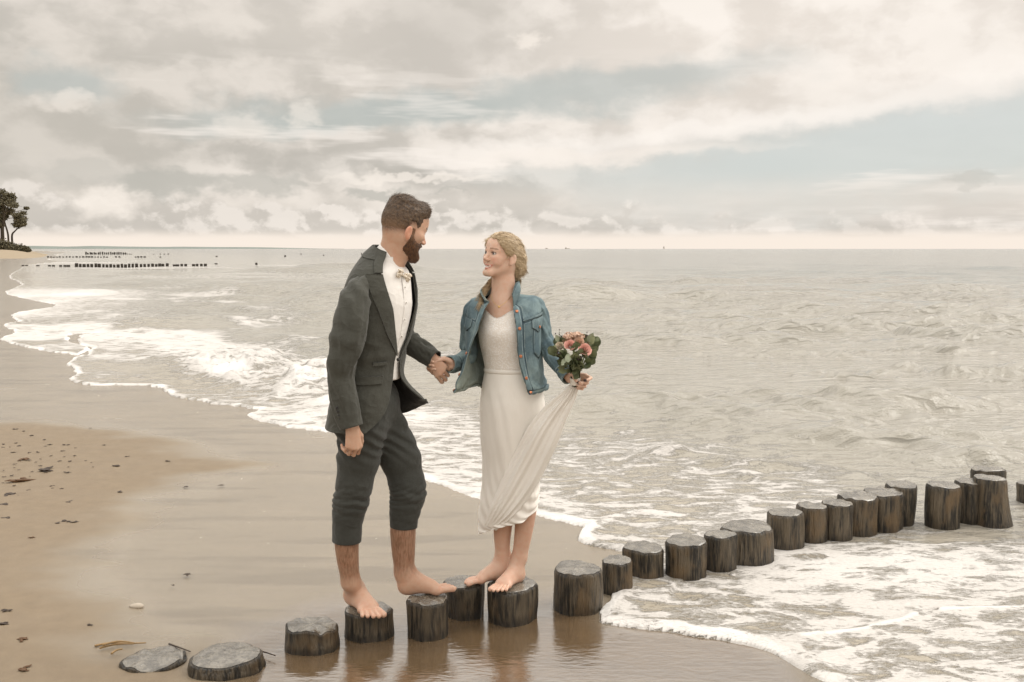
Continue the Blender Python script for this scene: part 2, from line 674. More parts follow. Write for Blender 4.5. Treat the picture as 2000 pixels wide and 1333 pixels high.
def simple_mat(name, col, rough=0.7, spec=0.3, var=0.12, scale=40, bmp=0.0, bscale=None, metal=0.0, sheen=0.0):
    m, b, p = new_mat(name)
    tcx = b.new('ShaderNodeTexCoord').outputs['Object']
    n = b.noise(tcx, scale, 5, 0.6)
    lo = tuple(x * (1 - var) for x in col); hi = tuple(min(1, x * (1 + var)) for x in col)
    b.put(p.inputs['Base Color'], b.mix(n, lo, hi))
    p.inputs['Roughness'].default_value = rough
    p.inputs['Specular IOR Level'].default_value = spec
    p.inputs['Metallic'].default_value = metal
    if sheen:
        p.inputs['Sheen Weight'].default_value = sheen
    if bmp:
        bump(b, p, b.noise(tcx, bscale or scale * 3, 4, 0.6), bmp, 0.005)
    return m

# ------------------------------------------------------------------ beach and sea: geometry
SHORE_PX = [(146, 490.4), (142, 491.5), (126, 494), (104, 498), (112, 502), (92, 507), (112, 511), (60, 517), (34, 528), (18, 541), (40, 556), (10, 572),
            (60, 586), (110, 597), (60, 606), (20, 615), (36, 628), (8, 633), (27, 649), (2, 663), (55, 679), (150, 694), (178, 690), (150, 660), (190, 650), (136, 655),
            (138, 668), (176, 680), (160, 694), (129, 708), (148, 728), (133, 742), (190, 753), (292, 755), (340, 773), (420, 788), (505, 800),
            (484, 813), (545, 832), (655, 848), (760, 898), (832, 935), (930, 972), (1000, 992), (1055, 1013), (1132, 1031), (1122, 1047),
            (1150, 1066), (1225, 1083), (1250, 1108), (1215, 1140), (1186, 1168), (1160, 1210), (1215, 1219), (1300, 1227), (1400, 1242), (1475, 1262), (1532, 1283), (1600, 1333),
            (1680, 1400), (1840, 1500), (2100, 1700), (2700, 2100)]
sp = catmull(np.array(SHORE_PX, float), 460)                     # smooth in view angles, then laid on the ground
shore = np.array([G(u, v)[:2] for u, v in sp])
WATER_POLY = np.concatenate([shore, [[60, -4], [90000, -4], [90000, 90000], [-90000, 90000], [-90000, 800]]])


def seg_dist(P, L):
    """distance of points to an open polyline; far points use a coarser line"""
    if len(P) > 50000 and len(L) > 100:
        far = (P[:, 1] > 140) | (np.abs(P[:, 0]) > 60)
        d = np.empty(len(P), np.float32)
        d[far] = seg_dist(P[far][:49999], L[::9]) if far.sum() < 50000 else np.concatenate([seg_dist(c, L[::9]) for c in np.array_split(P[far], int(far.sum() // 49000) + 1)])
        rest = np.nonzero(~far)[0]
        # points well away from the line only need the coarse one too
        for ch in np.array_split(rest, len(rest) // 49000 + 1):
            dc = seg_dist(P[ch], L[::6])
            nearl = dc < 0.9
            if nearl.any():
                dc[nearl] = seg_dist(P[ch[nearl]], L)
            d[ch] = dc
        return d
    P = np.asarray(P, np.float32); L = np.asarray(L, np.float32)
    d = np.full(len(P), 1e9, np.float32)
    for a, b_ in zip(L[:-1], L[1:]):
        ba = b_ - a; bb = ba.dot(ba) + 1e-12
        q = P - a
        h = np.clip((q @ ba) / bb, 0, 1)
        e = q - h[:, None] * ba
        d = np.minimum(d, (e * e).sum(1))
    return np.sqrt(d)


def in_poly(P, L):
    ins = np.zeros(len(P), bool)
    for (x1, y1), (x2, y2) in zip(L, np.roll(L, -1, 0)):
        c = ((y1 > P[:, 1]) != (y2 > P[:, 1]))
        if y1 == y2:
            continue
        xi = (x2 - x1) * (P[:, 1] - y1) / (y2 - y1) + x1
        ins ^= c & (P[:, 0] < xi)
    return ins


def project(P):
    """photograph coordinates of world points (used to lay out foam and wet sand by region of the beach)"""
    q = P - np.array([0, 0, H])
    dpt = q @ FWD
    return 1000 + FPX * (q @ RIGHT) / dpt, 666.5 - FPX * (q @ UPV) / dpt


def polar(vs, azs):
    """ground grid: rows by depression, columns by bearing, fine where the eye sees it finely"""
    Y = np.array([G(1000, v)[1] for v in vs])
    X = np.outer(Y, np.tan(azs))
    P = np.zeros((len(vs), len(azs), 3))
    P[..., 0] = X; P[..., 1] = Y[:, None]
    return P


inner = np.linspace(-29, 29, 740)
azs = np.radians(np.concatenate([np.linspace(-62, -29.5, 40), inner, np.linspace(29.5, 62, 40)]))
vs = np.concatenate([np.arange(1500, 700, -2.1), np.arange(700, 490, -1.25), [489.5, 489, 488.5, 488, 487.6, 487.2, 486.9, 486.7, 486.55]])
SG = polar(vs, azs)
NR, NCOL = SG.shape[:2]
P2 = SG.reshape(-1, 3)
XY = P2[:, :2]
# wobble the swash line a little
near = P2[:, 1] < 60
wob = np.stack([fbm2(XY[:, 0] * 2.2, XY[:, 1] * 2.2, 3, 5) - .5, fbm2(XY[:, 0] * 2.2, XY[:, 1] * 2.2, 3, 9) - .5], -1) * 0.16
wob += np.stack([n2(XY[:, 0] * 9, XY[:, 1] * 9, 6) - .5, n2(XY[:, 0] * 9, XY[:, 1] * 9, 7) - .5], -1) * 0.014
XYW = XY + wob
sd = seg_dist(XYW, shore)
ins = in_poly(XYW, WATER_POLY)
sd = np.where(ins, sd, -sd)
PU, PV = project(P2)
R = np.maximum(P2[:, 1], 1.0)
rowstep = np.gradient(SG[:, 0, 1]); rowstep = np.repeat(np.abs(rowstep), NCOL)

# waves: a sum of directional trains, each dropped where the grid can no longer carry it
rng = np.random.default_rng(4)
zw = np.zeros(len(P2)); hx = np.zeros(len(P2))
deep = sstep(sd, 1.2, 7.0)
for k in range(46):
    lam = 0.32 * 1.105 ** k
    th = math.radians(-112 + rng.normal(0, 26))
    kx, ky = math.cos(th) * 2 * math.pi / lam, math.sin(th) * 2 * math.pi / lam
    amp = 0.0200 * lam ** 0.62 / (1 + (lam / 8) ** 2)
    fade = np.clip((lam / rowstep - 2.2) / 2.5, 0, 1)
    if k % 5 == 0:
        env = 0.35 + 1.3 * n2(XY[:, 0] / (lam * 3.1) + 7 * k, XY[:, 1] / (lam * 2.3), 40 + k)
    ph = kx * XYW[:, 0] + ky * XYW[:, 1] + rng.uniform(0, 6.28)
    w_ = np.sin(ph)
    zw += amp * fade * env * (w_ + 0.35 * (w_ * w_ - 0.5)) * (0.15 + 0.85 * deep if lam < 1.6 else deep)
# choppy swell ridges that the photograph shows, at their places on the sea
def ridge(u, v, lenm, amp, wid, ang=0.0):
    c = G(u, v)
    q = XY - c[:2]
    ca, sa = math.cos(ang), math.sin(ang)
    a = q[:, 0] * ca + q[:, 1] * sa; b_ = -q[:, 0] * sa + q[:, 1] * ca
    b_ = b_ + 0.25 * lenm * (fbm2(XY[:, 0] / lenm * 2, XY[:, 1] / lenm * 2, 3, int(u)) - .5)
    prof = np.where(b_ < 0, np.exp(-(b_ / wid) ** 2), np.exp(-(b_ / (wid * 2.6)) ** 2))
    return amp * np.exp(-(a / lenm) ** 4) * prof


for q in ((1385, 556, 1.7, .34, .55, 0.05), (1195, 592, 2.2, .36, .6, .12), (1080, 562, 3.2, .34, .7, 0.05), (1880, 572, 3.0, .42, .8, -.05), (1700, 590, 3.0, .15, .7, 0),
          (1310, 890, .16, .055, .07, 0), (1530, 722, .5, .10, .2, -.1), (1640, 735, .9, .12, .25, -.12), (1380, 675, 1.6, .14, .35, -.1), (1800, 690, 1.2, .12, .3, .15), (1140, 665, 1.1, .10, .3, 0.1),
          (1850, 800, .7, .07, .16, 0), (1600, 830, .8, .07, .16, .1), (1240, 800, .6, .06, .15, .1), (1900, 905, .6, .05, .1, .1), (1480, 915, .5, .04, .08, -.3),
          (700, 530, 6, .5, 1.4, .1), (620, 533, 6, .4, 1.4, .0), (450, 630, 2.4, .2, .6, .2), (520, 585, 2.6, .2, .7, .1)):
    zw += ridge(*q)
# the wave that breaks beside the man
br_c = G(520, 742)
br_u = G(650, 790) - G(395, 700); br_u = br_u[:2] / np.linalg.norm(br_u[:2])
qq = XY - br_c[:2]
ba_ = qq @ br_u; bb_ = qq @ np.array([-br_u[1], br_u[0]])
turb = fbm2(XY[:, 0] * 1.6, XY[:, 1] * 1.6, 4, 60)
brk = np.exp(-(np.abs(ba_) / 3.6) ** 3) * np.where(bb_ < 0, np.exp(-(bb_ / 0.75) ** 2), np.exp(-(bb_ / 1.5) ** 2))
billow = np.abs(fbm2(XY[:, 0] * 3.0, XY[:, 1] * 3.0, 4, 64) - .5) * 2
zw += brk * (0.08 + 0.26 * turb) * (0.5 + 0.9 * billow) * sstep(PU, 780, 640)

# where foam lies (0..1): by place on the beach
foam = np.zeros(len(P2))
edge = np.exp(-np.maximum(sd, 0) / 0.10) * (sd > 0)
bandn = fbm2(XY[:, 0] * 1.1 + 3, XY[:, 1] * 1.1, 3, 77)
wash = sstep(sd, 2.6, 0.1) * sstep(PU, 960, 1120) + sstep(sd, 1.3, 0.0) * sstep(PU, 1120, 960) * 0.55
foam = np.maximum(foam, wash * (0.36 + 0.40 * bandn))
lf = sstep(PV, 548, 575) * sstep(PV, 690, 600) * sstep(PU, 520, 120)
foam = np.maximum(foam, lf * (0.40 + 0.6 * fbm2(XY[:, 0] * .35, XY[:, 1] * .16, 3, 81)))
foam = np.maximum(foam, np.clip(brk * 1.6, 0, 1) * sstep(PU, 800, 660) * (0.30 + 0.75 * turb))
foam = np.maximum(foam, sstep(PV, 700, 820) * sstep(sd, 3.6, .8) * sstep(PU, 280, 420) * sstep(PU, 1200, 950) * (0.5 + .28 * bandn))
rw = sstep(PV, 770, 900) * sstep(PU, 900, 1000) * sstep(PV, 1100, 1000) * sstep(PU + (PV - 800) * -2.2, 1650, 1150)
foam = np.maximum(foam, rw * (0.34 + 0.34 * bandn))
lr = sstep(PV, 1020, 1090) * sstep(PU, 1130, 1200)
foam = np.maximum(foam, lr * (0.45 + 0.30 * bandn))
foam = np.maximum(foam, 0.26 * sstep(PV, 850, 950) * sstep(PU, 1350, 1500))
lay_ = sstep(PV, 540, 565) * sstep(PV, 830, 740) * sstep(PU, 760, 420) * sstep(sd, 16, 3)
str_ = fbm2(XY[:, 0] * .42 + XY[:, 1] * .10, XY[:, 1] * .30, 4, 83)
foam = np.maximum(foam, lay_ * (0.12 + 0.80 * sstep(str_, .46, .70)) * .78)
mid_ = sstep(PV, 560, 620) * sstep(PU, 1150, 700) * sstep(PV, 800, 700)
foam = np.maximum(foam, mid_ * .62 * sstep(fbm2(XY[:, 0] * .30 + 5, XY[:, 1] * .34, 4, 85), .52, .72))
far_f = sstep(PV, 500, 512) * sstep(PV, 560, 535) * sstep(PU, 1100, 500)
foam = np.maximum(foam, far_f * sstep(fbm2(XY[:, 0] * .06, XY[:, 1] * .11, 3, 90), .52, .76) * .6)
foam = np.maximum(foam, sstep(PV, 500, 504) * sstep(PU, 330, 60) * sstep(PV, 545, 530) * .32)
for (u, v, l, wd, a) in ((640, 545, 5, 1.0, .9), (820, 525, 6, 2.5, .6), (260, 540, 5, .8, .7), (1140, 560, 3, .5, .35), (1500, 562, 5, .8, .35)):
    c_ = G(u, v); q = (XY - c_[:2]) / [l, wd]
    foam = np.maximum(foam, a * np.exp(-(q * q).sum(1)) * (0.35 + .5 * bandn))
foam = np.maximum(foam, np.clip(edge * 1.5, 0, 1) * (0.42 + .75 * fbm2(XY[:, 0] * 3.1, XY[:, 1] * 3.1, 3, 71)))
foam = np.clip(foam, 0, 1.0)
# bead of foam along the front of the swash, ropes of foam inside it
bead = np.exp(-((sd - 0.050) / 0.048) ** 2) * (0.003 + 0.017 * fbm2(XY[:, 0] * 5, XY[:, 1] * 5, 2, 33)) * sstep(R, 30, 12)
rope_px = [[(1565, 1250), (1640, 1240), (1720, 1222), (1790, 1205)], [(1845, 1200), (1900, 1203), (1960, 1200), (2040, 1190)], [(1180, 1172), (1225, 1160), (1275, 1140), (1330, 1150)],
           [(1125, 1050), (1190, 1020), (1240, 1005), (1330, 1015)]]
ropes = np.zeros(len(P2)); sel = np.nonzero((P2[:, 1] < 9) & (np.abs(P2[:, 0]) < 6))[0]
for i, rp in enumerate(rope_px):
    L = catmull(np.array([G(u, v)[:2] for u, v in rp]), 24)
    ropes[sel] = np.maximum(ropes[sel], np.exp(-(seg_dist(XYW[sel], L) / (0.045 if i < 2 else .09)) ** 2) * (1 if i < 2 else .9))
foam = np.maximum(foam, ropes * (0.55 + .55 * bandn))
film = 0.012 * sstep(sd, 0, 0.10) + 0.004 * sstep(sd, 0.2, 2.0)
bub = (fbm2(XY[:, 0] * 11, XY[:, 1] * 11, 3, 21) - .4) * 0.018 * sstep(R, 9, 5)
zsurf = np.minimum(sd * 0.9, film) + (bead + ropes * 0.018 * (0.4 + bandn)) * (sd > 0)
zsurf = np.where(sd > 0, zsurf + foam * (0.006 + bub) * sstep(sd, 0, .05) + zw * sstep(sd, 0.05, 1.2) * 1.0, np.maximum(sd * 0.9, -0.05))
rowl = np.array([G(u, v)[:2] for u, v in ((1128, 1200), (1343, 1135), (1560, 1075), (1750, 1040), (2020, 1015))])
calm = np.ones(len(P2)); sel = np.nonzero((P2[:, 1] < 10) & (np.abs(P2[:, 0]) < 7))[0]
calm[sel] = sstep(seg_dist(XY[sel], rowl), 0.25, 1.6)
zsurf = np.where(sd > 0.3, np.minimum(zsurf, 0.006 + 0.004 * foam) * (1 - calm) + zsurf * calm, zsurf)
# keep the water above the sand
zsurf = np.where((sd > 0.02), np.maximum(zsurf, 0.006), zsurf)
sea_me = mesh_np('sea', np.column_stack([XY, zsurf]), grid_faces(NR, NCOL), True, {'foam': foam, 'shore': np.clip(sd, -1, 80)})

# sand sheet
azs2 = np.radians(np.concatenate([np.linspace(-70, -30, 30), np.linspace(-29.5, 29.5, 330), np.linspace(30, 70, 30)]))
vs2 = np.concatenate([[3600, 2600, 2000, 1800], np.arange(1640, 640, -4.2), np.arange(640, 500, -2.5), [498, 495, 492, 490, 488.5, 487.5]])
LG = polar(vs2, azs2)
L2 = LG.reshape(-1, 3)
lxy = L2[:, :2]
lw = np.stack([fbm2(lxy[:, 0] * 2.2, lxy[:, 1] * 2.2, 3, 5) - .5, fbm2(lxy[:, 0] * 2.2, lxy[:, 1] * 2.2, 3, 9) - .5], -1) * 0.16
lsd = seg_dist(lxy + lw, shore)
lsd = np.where(in_poly(lxy + lw, WATER_POLY), lsd, -lsd)
LU, LV = project(L2)
zs = -0.25 * sstep(lsd, 0.15, 3.0) - 1.5 * sstep(lsd, 3, 20)
inland = sstep(-lsd, 2.0, 60) * (lxy[:, 0] < 0)
zs += inland * 1.1 * sstep(lxy[:, 1], 20, 160)
zs += (fbm2(lxy[:, 0] * .8, lxy[:, 1] * .8, 3, 12) - .5) * 0.018 * sstep(-lsd, 0.05, 0.6)
# scour pools round the piles, so that the puddle lies lower than the sand
pool_px = [(520, 1255), (560, 1225), (640, 1200), (760, 1190), (860, 1165), (960, 1150), (1060, 1165), (1110, 1175), (1180, 1200), (1310, 1222), (1440, 1250), (1560, 1300), (1600, 1345), (1300, 1420), (900, 1420), (560, 1420), (520, 1330)]
pool = np.array([G(u, v)[:2] for u, v in pool_px])
psd = seg_dist(lxy, np.concatenate([pool, pool[:1]])); psd = np.where(in_poly(lxy, pool), psd, -psd)
wet_pool = sstep(psd + (fbm2(lxy[:, 0] * 2.4, lxy[:, 1] * 2.4, 3, 15) - .5) * .5, -0.22, 0.14)
dry_px = [(-300, 815), (0, 828), (150, 832), (280, 850), (400, 880), (465, 915), (330, 962), (230, 1000), (190, 1060), (170, 1130), (210, 1200), (330, 1240), (480, 1262), (520, 1300), (540, 1400), (400, 1700), (-900, 1700)]
dry = np.array([G(u, v)[:2] for u, v in dry_px])
dsd = seg_dist(lxy, np.concatenate([dry, dry[:1]])); dsd = np.where(in_poly(lxy, dry), dsd, -dsd)
dryness = sstep(dsd + (fbm2(lxy[:, 0] * 1.3, lxy[:, 1] * 2.2, 4, 18) - .5) * .9, -0.35, 0.42)
dryness = np.maximum(dryness, sstep(-lsd, 4, 14) * (lxy[:, 1] > 12))
film_px = [(0, 838), (150, 838), (280, 856), (400, 884), (470, 915), (560, 930)]
zs += 0.012 * dryness * (lxy[:, 1] < 12) - 0.010 * wet_pool
zs = np.where(lsd > 0.02, np.minimum(zs, -0.012), zs)
sand_me = mesh_np('beach', np.column_stack([lxy, zs]), grid_faces(len(vs2), len(azs2)), True, {'wet': 1 - dryness, 'pool': wet_pool, 'salt': np.exp(-((dsd + .10 + (fbm2(lxy[:, 0] * 2, lxy[:, 1] * 2, 3, 28) - .5) * .5) / .13) ** 2) * (lxy[:, 1] < 12) * (1 - wet_pool)})

# ------------------------------------------------------------------ beach and sea: materials
m_sand, b, p = new_mat('wet_sand')
Pw = pos(b)
wet = attr(b, 'wet'); pl = attr(b, 'pool')
n_a = b.noise(b.v('MULTIPLY', Pw, (0.7, 2.2, 1)), 1.3, 3, 0.6, dim='2D')
n_b = b.noise(Pw, 9, 4, 0.65, dim='2D')
n_c = b.noise(Pw, 260, 2, 0.7, dim='2D')
drycol = b.mix(n_b, srgb(116, 100, 80), srgb(137, 120, 97))
wetcol = b.mix(n_a, srgb(124, 112, 94), srgb(144, 131, 112))
colr = b.mix(wet, drycol, wetcol)
colr = b.mix(pl, colr, b.mix(n_b, srgb(88, 70, 49), srgb(104, 84, 60)))
speck = b.ss(n_c, 0.60, 0.74)
colr = b.mix(b.m('MULTIPLY', speck, 0.5), colr, srgb(70, 56, 42))
speck2 = b.ss(b.noise(Pw, 330, 1, 0.6, dim='2D'), 0.66, 0.76)
colr = b.mix(b.m('MULTIPLY', speck2, 0.35), colr, srgb(196, 184, 166))
# darker streaks left by the backwash
streak = b.ss(b.noise(b.v('MULTIPLY', Pw, (0.5, 3.5, 1)), 1.1, 3, 0.6, 0.0, dim='2D'), 0.52, 0.68)
colr = b.mix(b.m('MULTIPLY', b.m('MULTIPLY', streak, wet), 0.28), colr, srgb(74, 64, 52))
colr = b.mix(b.m('MULTIPLY', attr(b, 'salt'), 0.20), colr, srgb(160, 149, 132))
b.put(p.inputs['Base Color'], colr)
rg = b.m('ADD', b.ss(wet, 0, 1, 0.62, 0.22), b.m('MULTIPLY', b.m('SUBTRACT', n_a, 0.5), 0.22))
rg = b.m('ADD', b.m('MULTIPLY', rg, b.m('SUBTRACT', 1.0, pl)), b.m('MULTIPLY', pl, 0.035))
b.put(p.inputs['Roughness'], rg)
b.put(p.inputs['IOR'], b.m('ADD', b.ss(wet, 0, 1, 1.40, 1.66), b.m('MULTIPLY', pl, 1.15)))
p.inputs['Specular IOR Level'].default_value = 0.5
grain = b.m('ADD', b.m('MULTIPLY', n_c, b.m('SUBTRACT', 1.0, b.m('MULTIPLY', pl, 0.9))), b.m('MULTIPLY', b.noise(b.v('MULTIPLY', Pw, (14, 34, 1)), 1, 2, 0.6, dim='2D'), b.m('ADD', b.m('MULTIPLY', pl, 0.55), 0.25)))
bump(b, p, grain, 0.30, 0.006)

m_sea, b, p = new_mat('shallow_sea')
Pw = pos(b)
fo = attr(b, 'foam'); sh = attr(b, 'shore')
# lace of foam: cells that open where there is less of it
wp = b.v('SCALE', b.v('SUBTRACT', b.noise(b.v('MULTIPLY', Pw, (0.8, 1.4, 1)), 1.6, 2, 0.6, col=True, dim='2D'), (0.5, 0.5, 0.5)), scale=0.9)
q1 = b.v('ADD', b.v('MULTIPLY', Pw, (0.85, 1.55, 0.3)), wp)
e1 = b.voro(q1, 2.6); e2 = b.voro(b.v('ADD', q1, (3, 1, 0)), 6.5)
nn = b.noise(b.v('MULTIPLY', Pw, (0.8, 2.2, 1)), 4.2, 5, 0.62, dim='2D')
nf = b.noise(b.v('MULTIPLY', Pw, (1, 2.3, 1)), 30, 3, 0.62, dim='2D')
lace = b.m('ADD', b.m('ADD', b.ss(e1, 0.0, 0.30, 0.32, 0.0), b.ss(e2, 0.0, 0.24, 0.16, 0.0)), b.m('ADD', b.m('MULTIPLY', b.m('SUBTRACT', nn, 0.5), 1.45), b.m('MULTIPLY', b.m('SUBTRACT', nf, 0.5), 0.75)))
fac = b.ss(b.m('ADD', lace, b.m('MULTIPLY', fo, 1.50)), 0.66, 1.16)
fac = b.m('MULTIPLY', fac, b.ss(fo, 0.04, 0.22))
shallow = b.ss(sh, 0.0, 3.5)
wcol = b.mix(shallow, srgb(160, 150, 133), srgb(152, 147, 136))
wcol = b.mix(b.ss(sh, 6, 70), wcol, srgb(124, 122, 115))
wcol = b.mix(b.noise(b.v('MULTIPLY', Pw, (0.25, 0.6, 1)), 0.8, 2, 0.6, dim='2D'), wcol, b.mix(.35, wcol, srgb(178, 170, 156)))
fcol = b.mix(nf, srgb(182, 176, 169), srgb(208, 203, 197))
fcol = b.mix(b.ss(fo, 0.55, 0.95), fcol, srgb(224, 220, 215))
b.put(p.inputs['Base Color'], b.mix(fac, wcol, fcol))
b.put(p.inputs['Roughness'], b.ss(fac, 0, 1, 0.10, 0.75))
p.inputs['IOR'].default_value = 1.40
w1 = b.noise(b.v('MULTIPLY', Pw, (1.0, 2.1, 1)), 3.2, 4, 0.62, dim='2D')
w2 = b.noise(b.v('MULTIPLY', Pw, (1.0, 2.6, 1)), 13, 3, 0.6, dim='2D')
hgt = b.m('ADD', b.m('MULTIPLY', w1, b.ss(sh, 0.3, 5, 0.05, 0.32)), b.m('MULTIPLY', w2, b.ss(sh, 0.0, 4, 0.05, 0.10)))
ridged = lambda n_: b.m('SUBTRACT', 1.0, b.m('MULTIPLY', b.m('ABSOLUTE', b.m('SUBTRACT', n_, 0.5)), 2.0))
w3 = ridged(b.noise(b.v('ADD', b.v('MULTIPLY', Pw, (0.20, 0.62, 1)), b.v('SCALE', wp, scale=0.3)), 1.0, 2, 0.5, dim='2D'))
w4 = ridged(b.noise(b.v('ADD', b.v('MULTIPLY', Pw, (0.60, 1.55, 1)), wp), 1.0, 2, 0.5, dim='2D'))
w5 = ridged(b.noise(b.v('MULTIPLY', Pw, (1.7, 4.4, 1)), 1.0, 2, 0.5, dim='2D'))
hgt = b.m('ADD', hgt, b.m('MULTIPLY', w5, b.ss(sh, 0.5, 4, 0.03, 0.34)))
hgt = b.m('ADD', hgt, b.m('ADD', b.m('MULTIPLY', w3, b.ss(sh, 2, 14, 0.0, 2.2)), b.m('MULTIPLY', w4, b.ss(sh, 0.8, 5, 0.0, 1.15))))
hgt = b.m('ADD', hgt, b.m('MULTIPLY', fac, b.m('ADD', 0.10, b.m('ADD', b.m('MULTIPLY', nf, 0.04), b.m('MULTIPLY', nn, 0.16)))))
bump(b, p, hgt, 0.8, 0.16)

sea = obj('sea', sea_me, m_sea); kind(sea, 'structure')
beach = obj('beach', sand_me, m_sand); kind(beach, 'structure')

# far shore on the horizon, left
hb = []
us = np.linspace(-700, 640, 90)
for i, u in enumerate(us):
    Yf = 7000 + 2500 * (u + 700) / 1340
    hgt_ = 6 + 9 * n2(u / 60.0, 0.3, 3) + 12 * sstep(np.array(u), 560, 100)
    hgt_ *= sstep(np.array(u), 640, 480)
    c_ = W(u, 486.4, Yf)
    hb += [(c_[0], c_[1], -4), (c_[0], c_[1] + 60, float(hgt_) * 1.0), (c_[0], c_[1] + 900, float(hgt_) * 0.7), (c_[0], c_[1] + 1000, -4)]
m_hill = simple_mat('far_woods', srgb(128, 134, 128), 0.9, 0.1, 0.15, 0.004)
hills = obj('far_coast', mesh_np('far_coast', np.array(hb), grid_faces(len(us), 4)), m_hill); kind(hills, 'structure')

# ------------------------------------------------------------------ the row of piles
m_bark, b, p = new_mat('wet_pile_wood')
oc = b.new('ShaderNodeTexCoord').outputs['Object']
rnd = b.new('ShaderNodeObjectInfo').outputs['Random']
ocs = b.v('ADD', oc, b.xyz(b.m('MULTIPLY', rnd, 9.0), b.m('MULTIPLY', rnd, 5.0), 0.0))
gr = b.noise(b.v('MULTIPLY', ocs, (30, 30, 2.6)), 1.0, 4, 0.65)
pt = b.noise(b.v('MULTIPLY', ocs, (5, 5, 3.2)), 1.0, 4, 0.6)
fine = b.noise(b.v('MULTIPLY', ocs, (120, 120, 14)), 1.0, 3, 0.6)
cb = b.mix(b.ss(gr, 0.40, 0.60), srgb(28, 25, 20), srgb(92, 81, 65))
cb = b.mix(b.ss(fine, 0.45, 0.7, 0.0, 0.55), cb, srgb(118, 105, 86))
cb = b.mix(b.m('MULTIPLY', b.ss(pt, 0.52, 0.66), 0.8), cb, b.mix(fine, srgb(124, 100, 70), srgb(84, 70, 50)))
cb = b.mix(b.m('MULTIPLY', b.ss(pt, 0.45, 0.30), 0.6), cb, srgb(40, 38, 32))
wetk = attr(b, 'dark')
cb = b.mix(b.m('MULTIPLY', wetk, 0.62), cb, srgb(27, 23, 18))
b.put(p.inputs['Base Color'], cb)
b.put(p.inputs['Roughness'], b.ss(fine, 0.3, 0.7, 0.30, 0.62))
bump(b, p, b.m('ADD', gr, b.m('MULTIPLY', fine, 0.55)), 1.0, 0.016)

m_cut, b, p = new_mat('pile_cut_face')
oc = b.new('ShaderNodeTexCoord').outputs['Object']
rnd = b.new('ShaderNodeObjectInfo').outputs['Random']
ocs = b.v('ADD', oc, b.xyz(b.m('MULTIPLY', rnd, 9.0), b.m('MULTIPLY', rnd, 5.0), 0.0))
na = b.noise(b.v('MULTIPLY', ocs, (1, 1, 0.1)), 16, 5, 0.65)
nb_ = b.noise(b.v('MULTIPLY', ocs, (1, 1, 0.1)), 75, 4, 0.65)
ring = b.m('SINE', b.m('MULTIPLY', b.m('ADD', b.v('LENGTH', b.v('MULTIPLY', oc, (1, 1, 0))), b.m('MULTIPLY', na, 0.04)), 420.0))
ct = b.mix(b.ss(na, 0.34, 0.64), srgb(84, 77, 66), srgb(128, 120, 107))
ct = b.mix(b.m('MULTIPLY', b.ss(nb_, 0.50, 0.64), 0.55), ct, srgb(52, 46, 37))
ct = b.mix(b.ss(ring, 0.2, 1.0, 0.0, 0.22), ct, srgb(70, 60, 48))
b.put(p.inputs['Base Color'], ct)
b.put(p.inputs['Roughness'], b.ss(nb_, 0.3, 0.7, 0.12, 0.36))
p.inputs['IOR'].default_value = 1.85
bump(b, p, b.m('ADD', na, b.m('ADD', b.m('MULTIPLY', nb_, 0.35), b.m('MULTIPLY', ring, 0.02))), 0.5, 0.012)


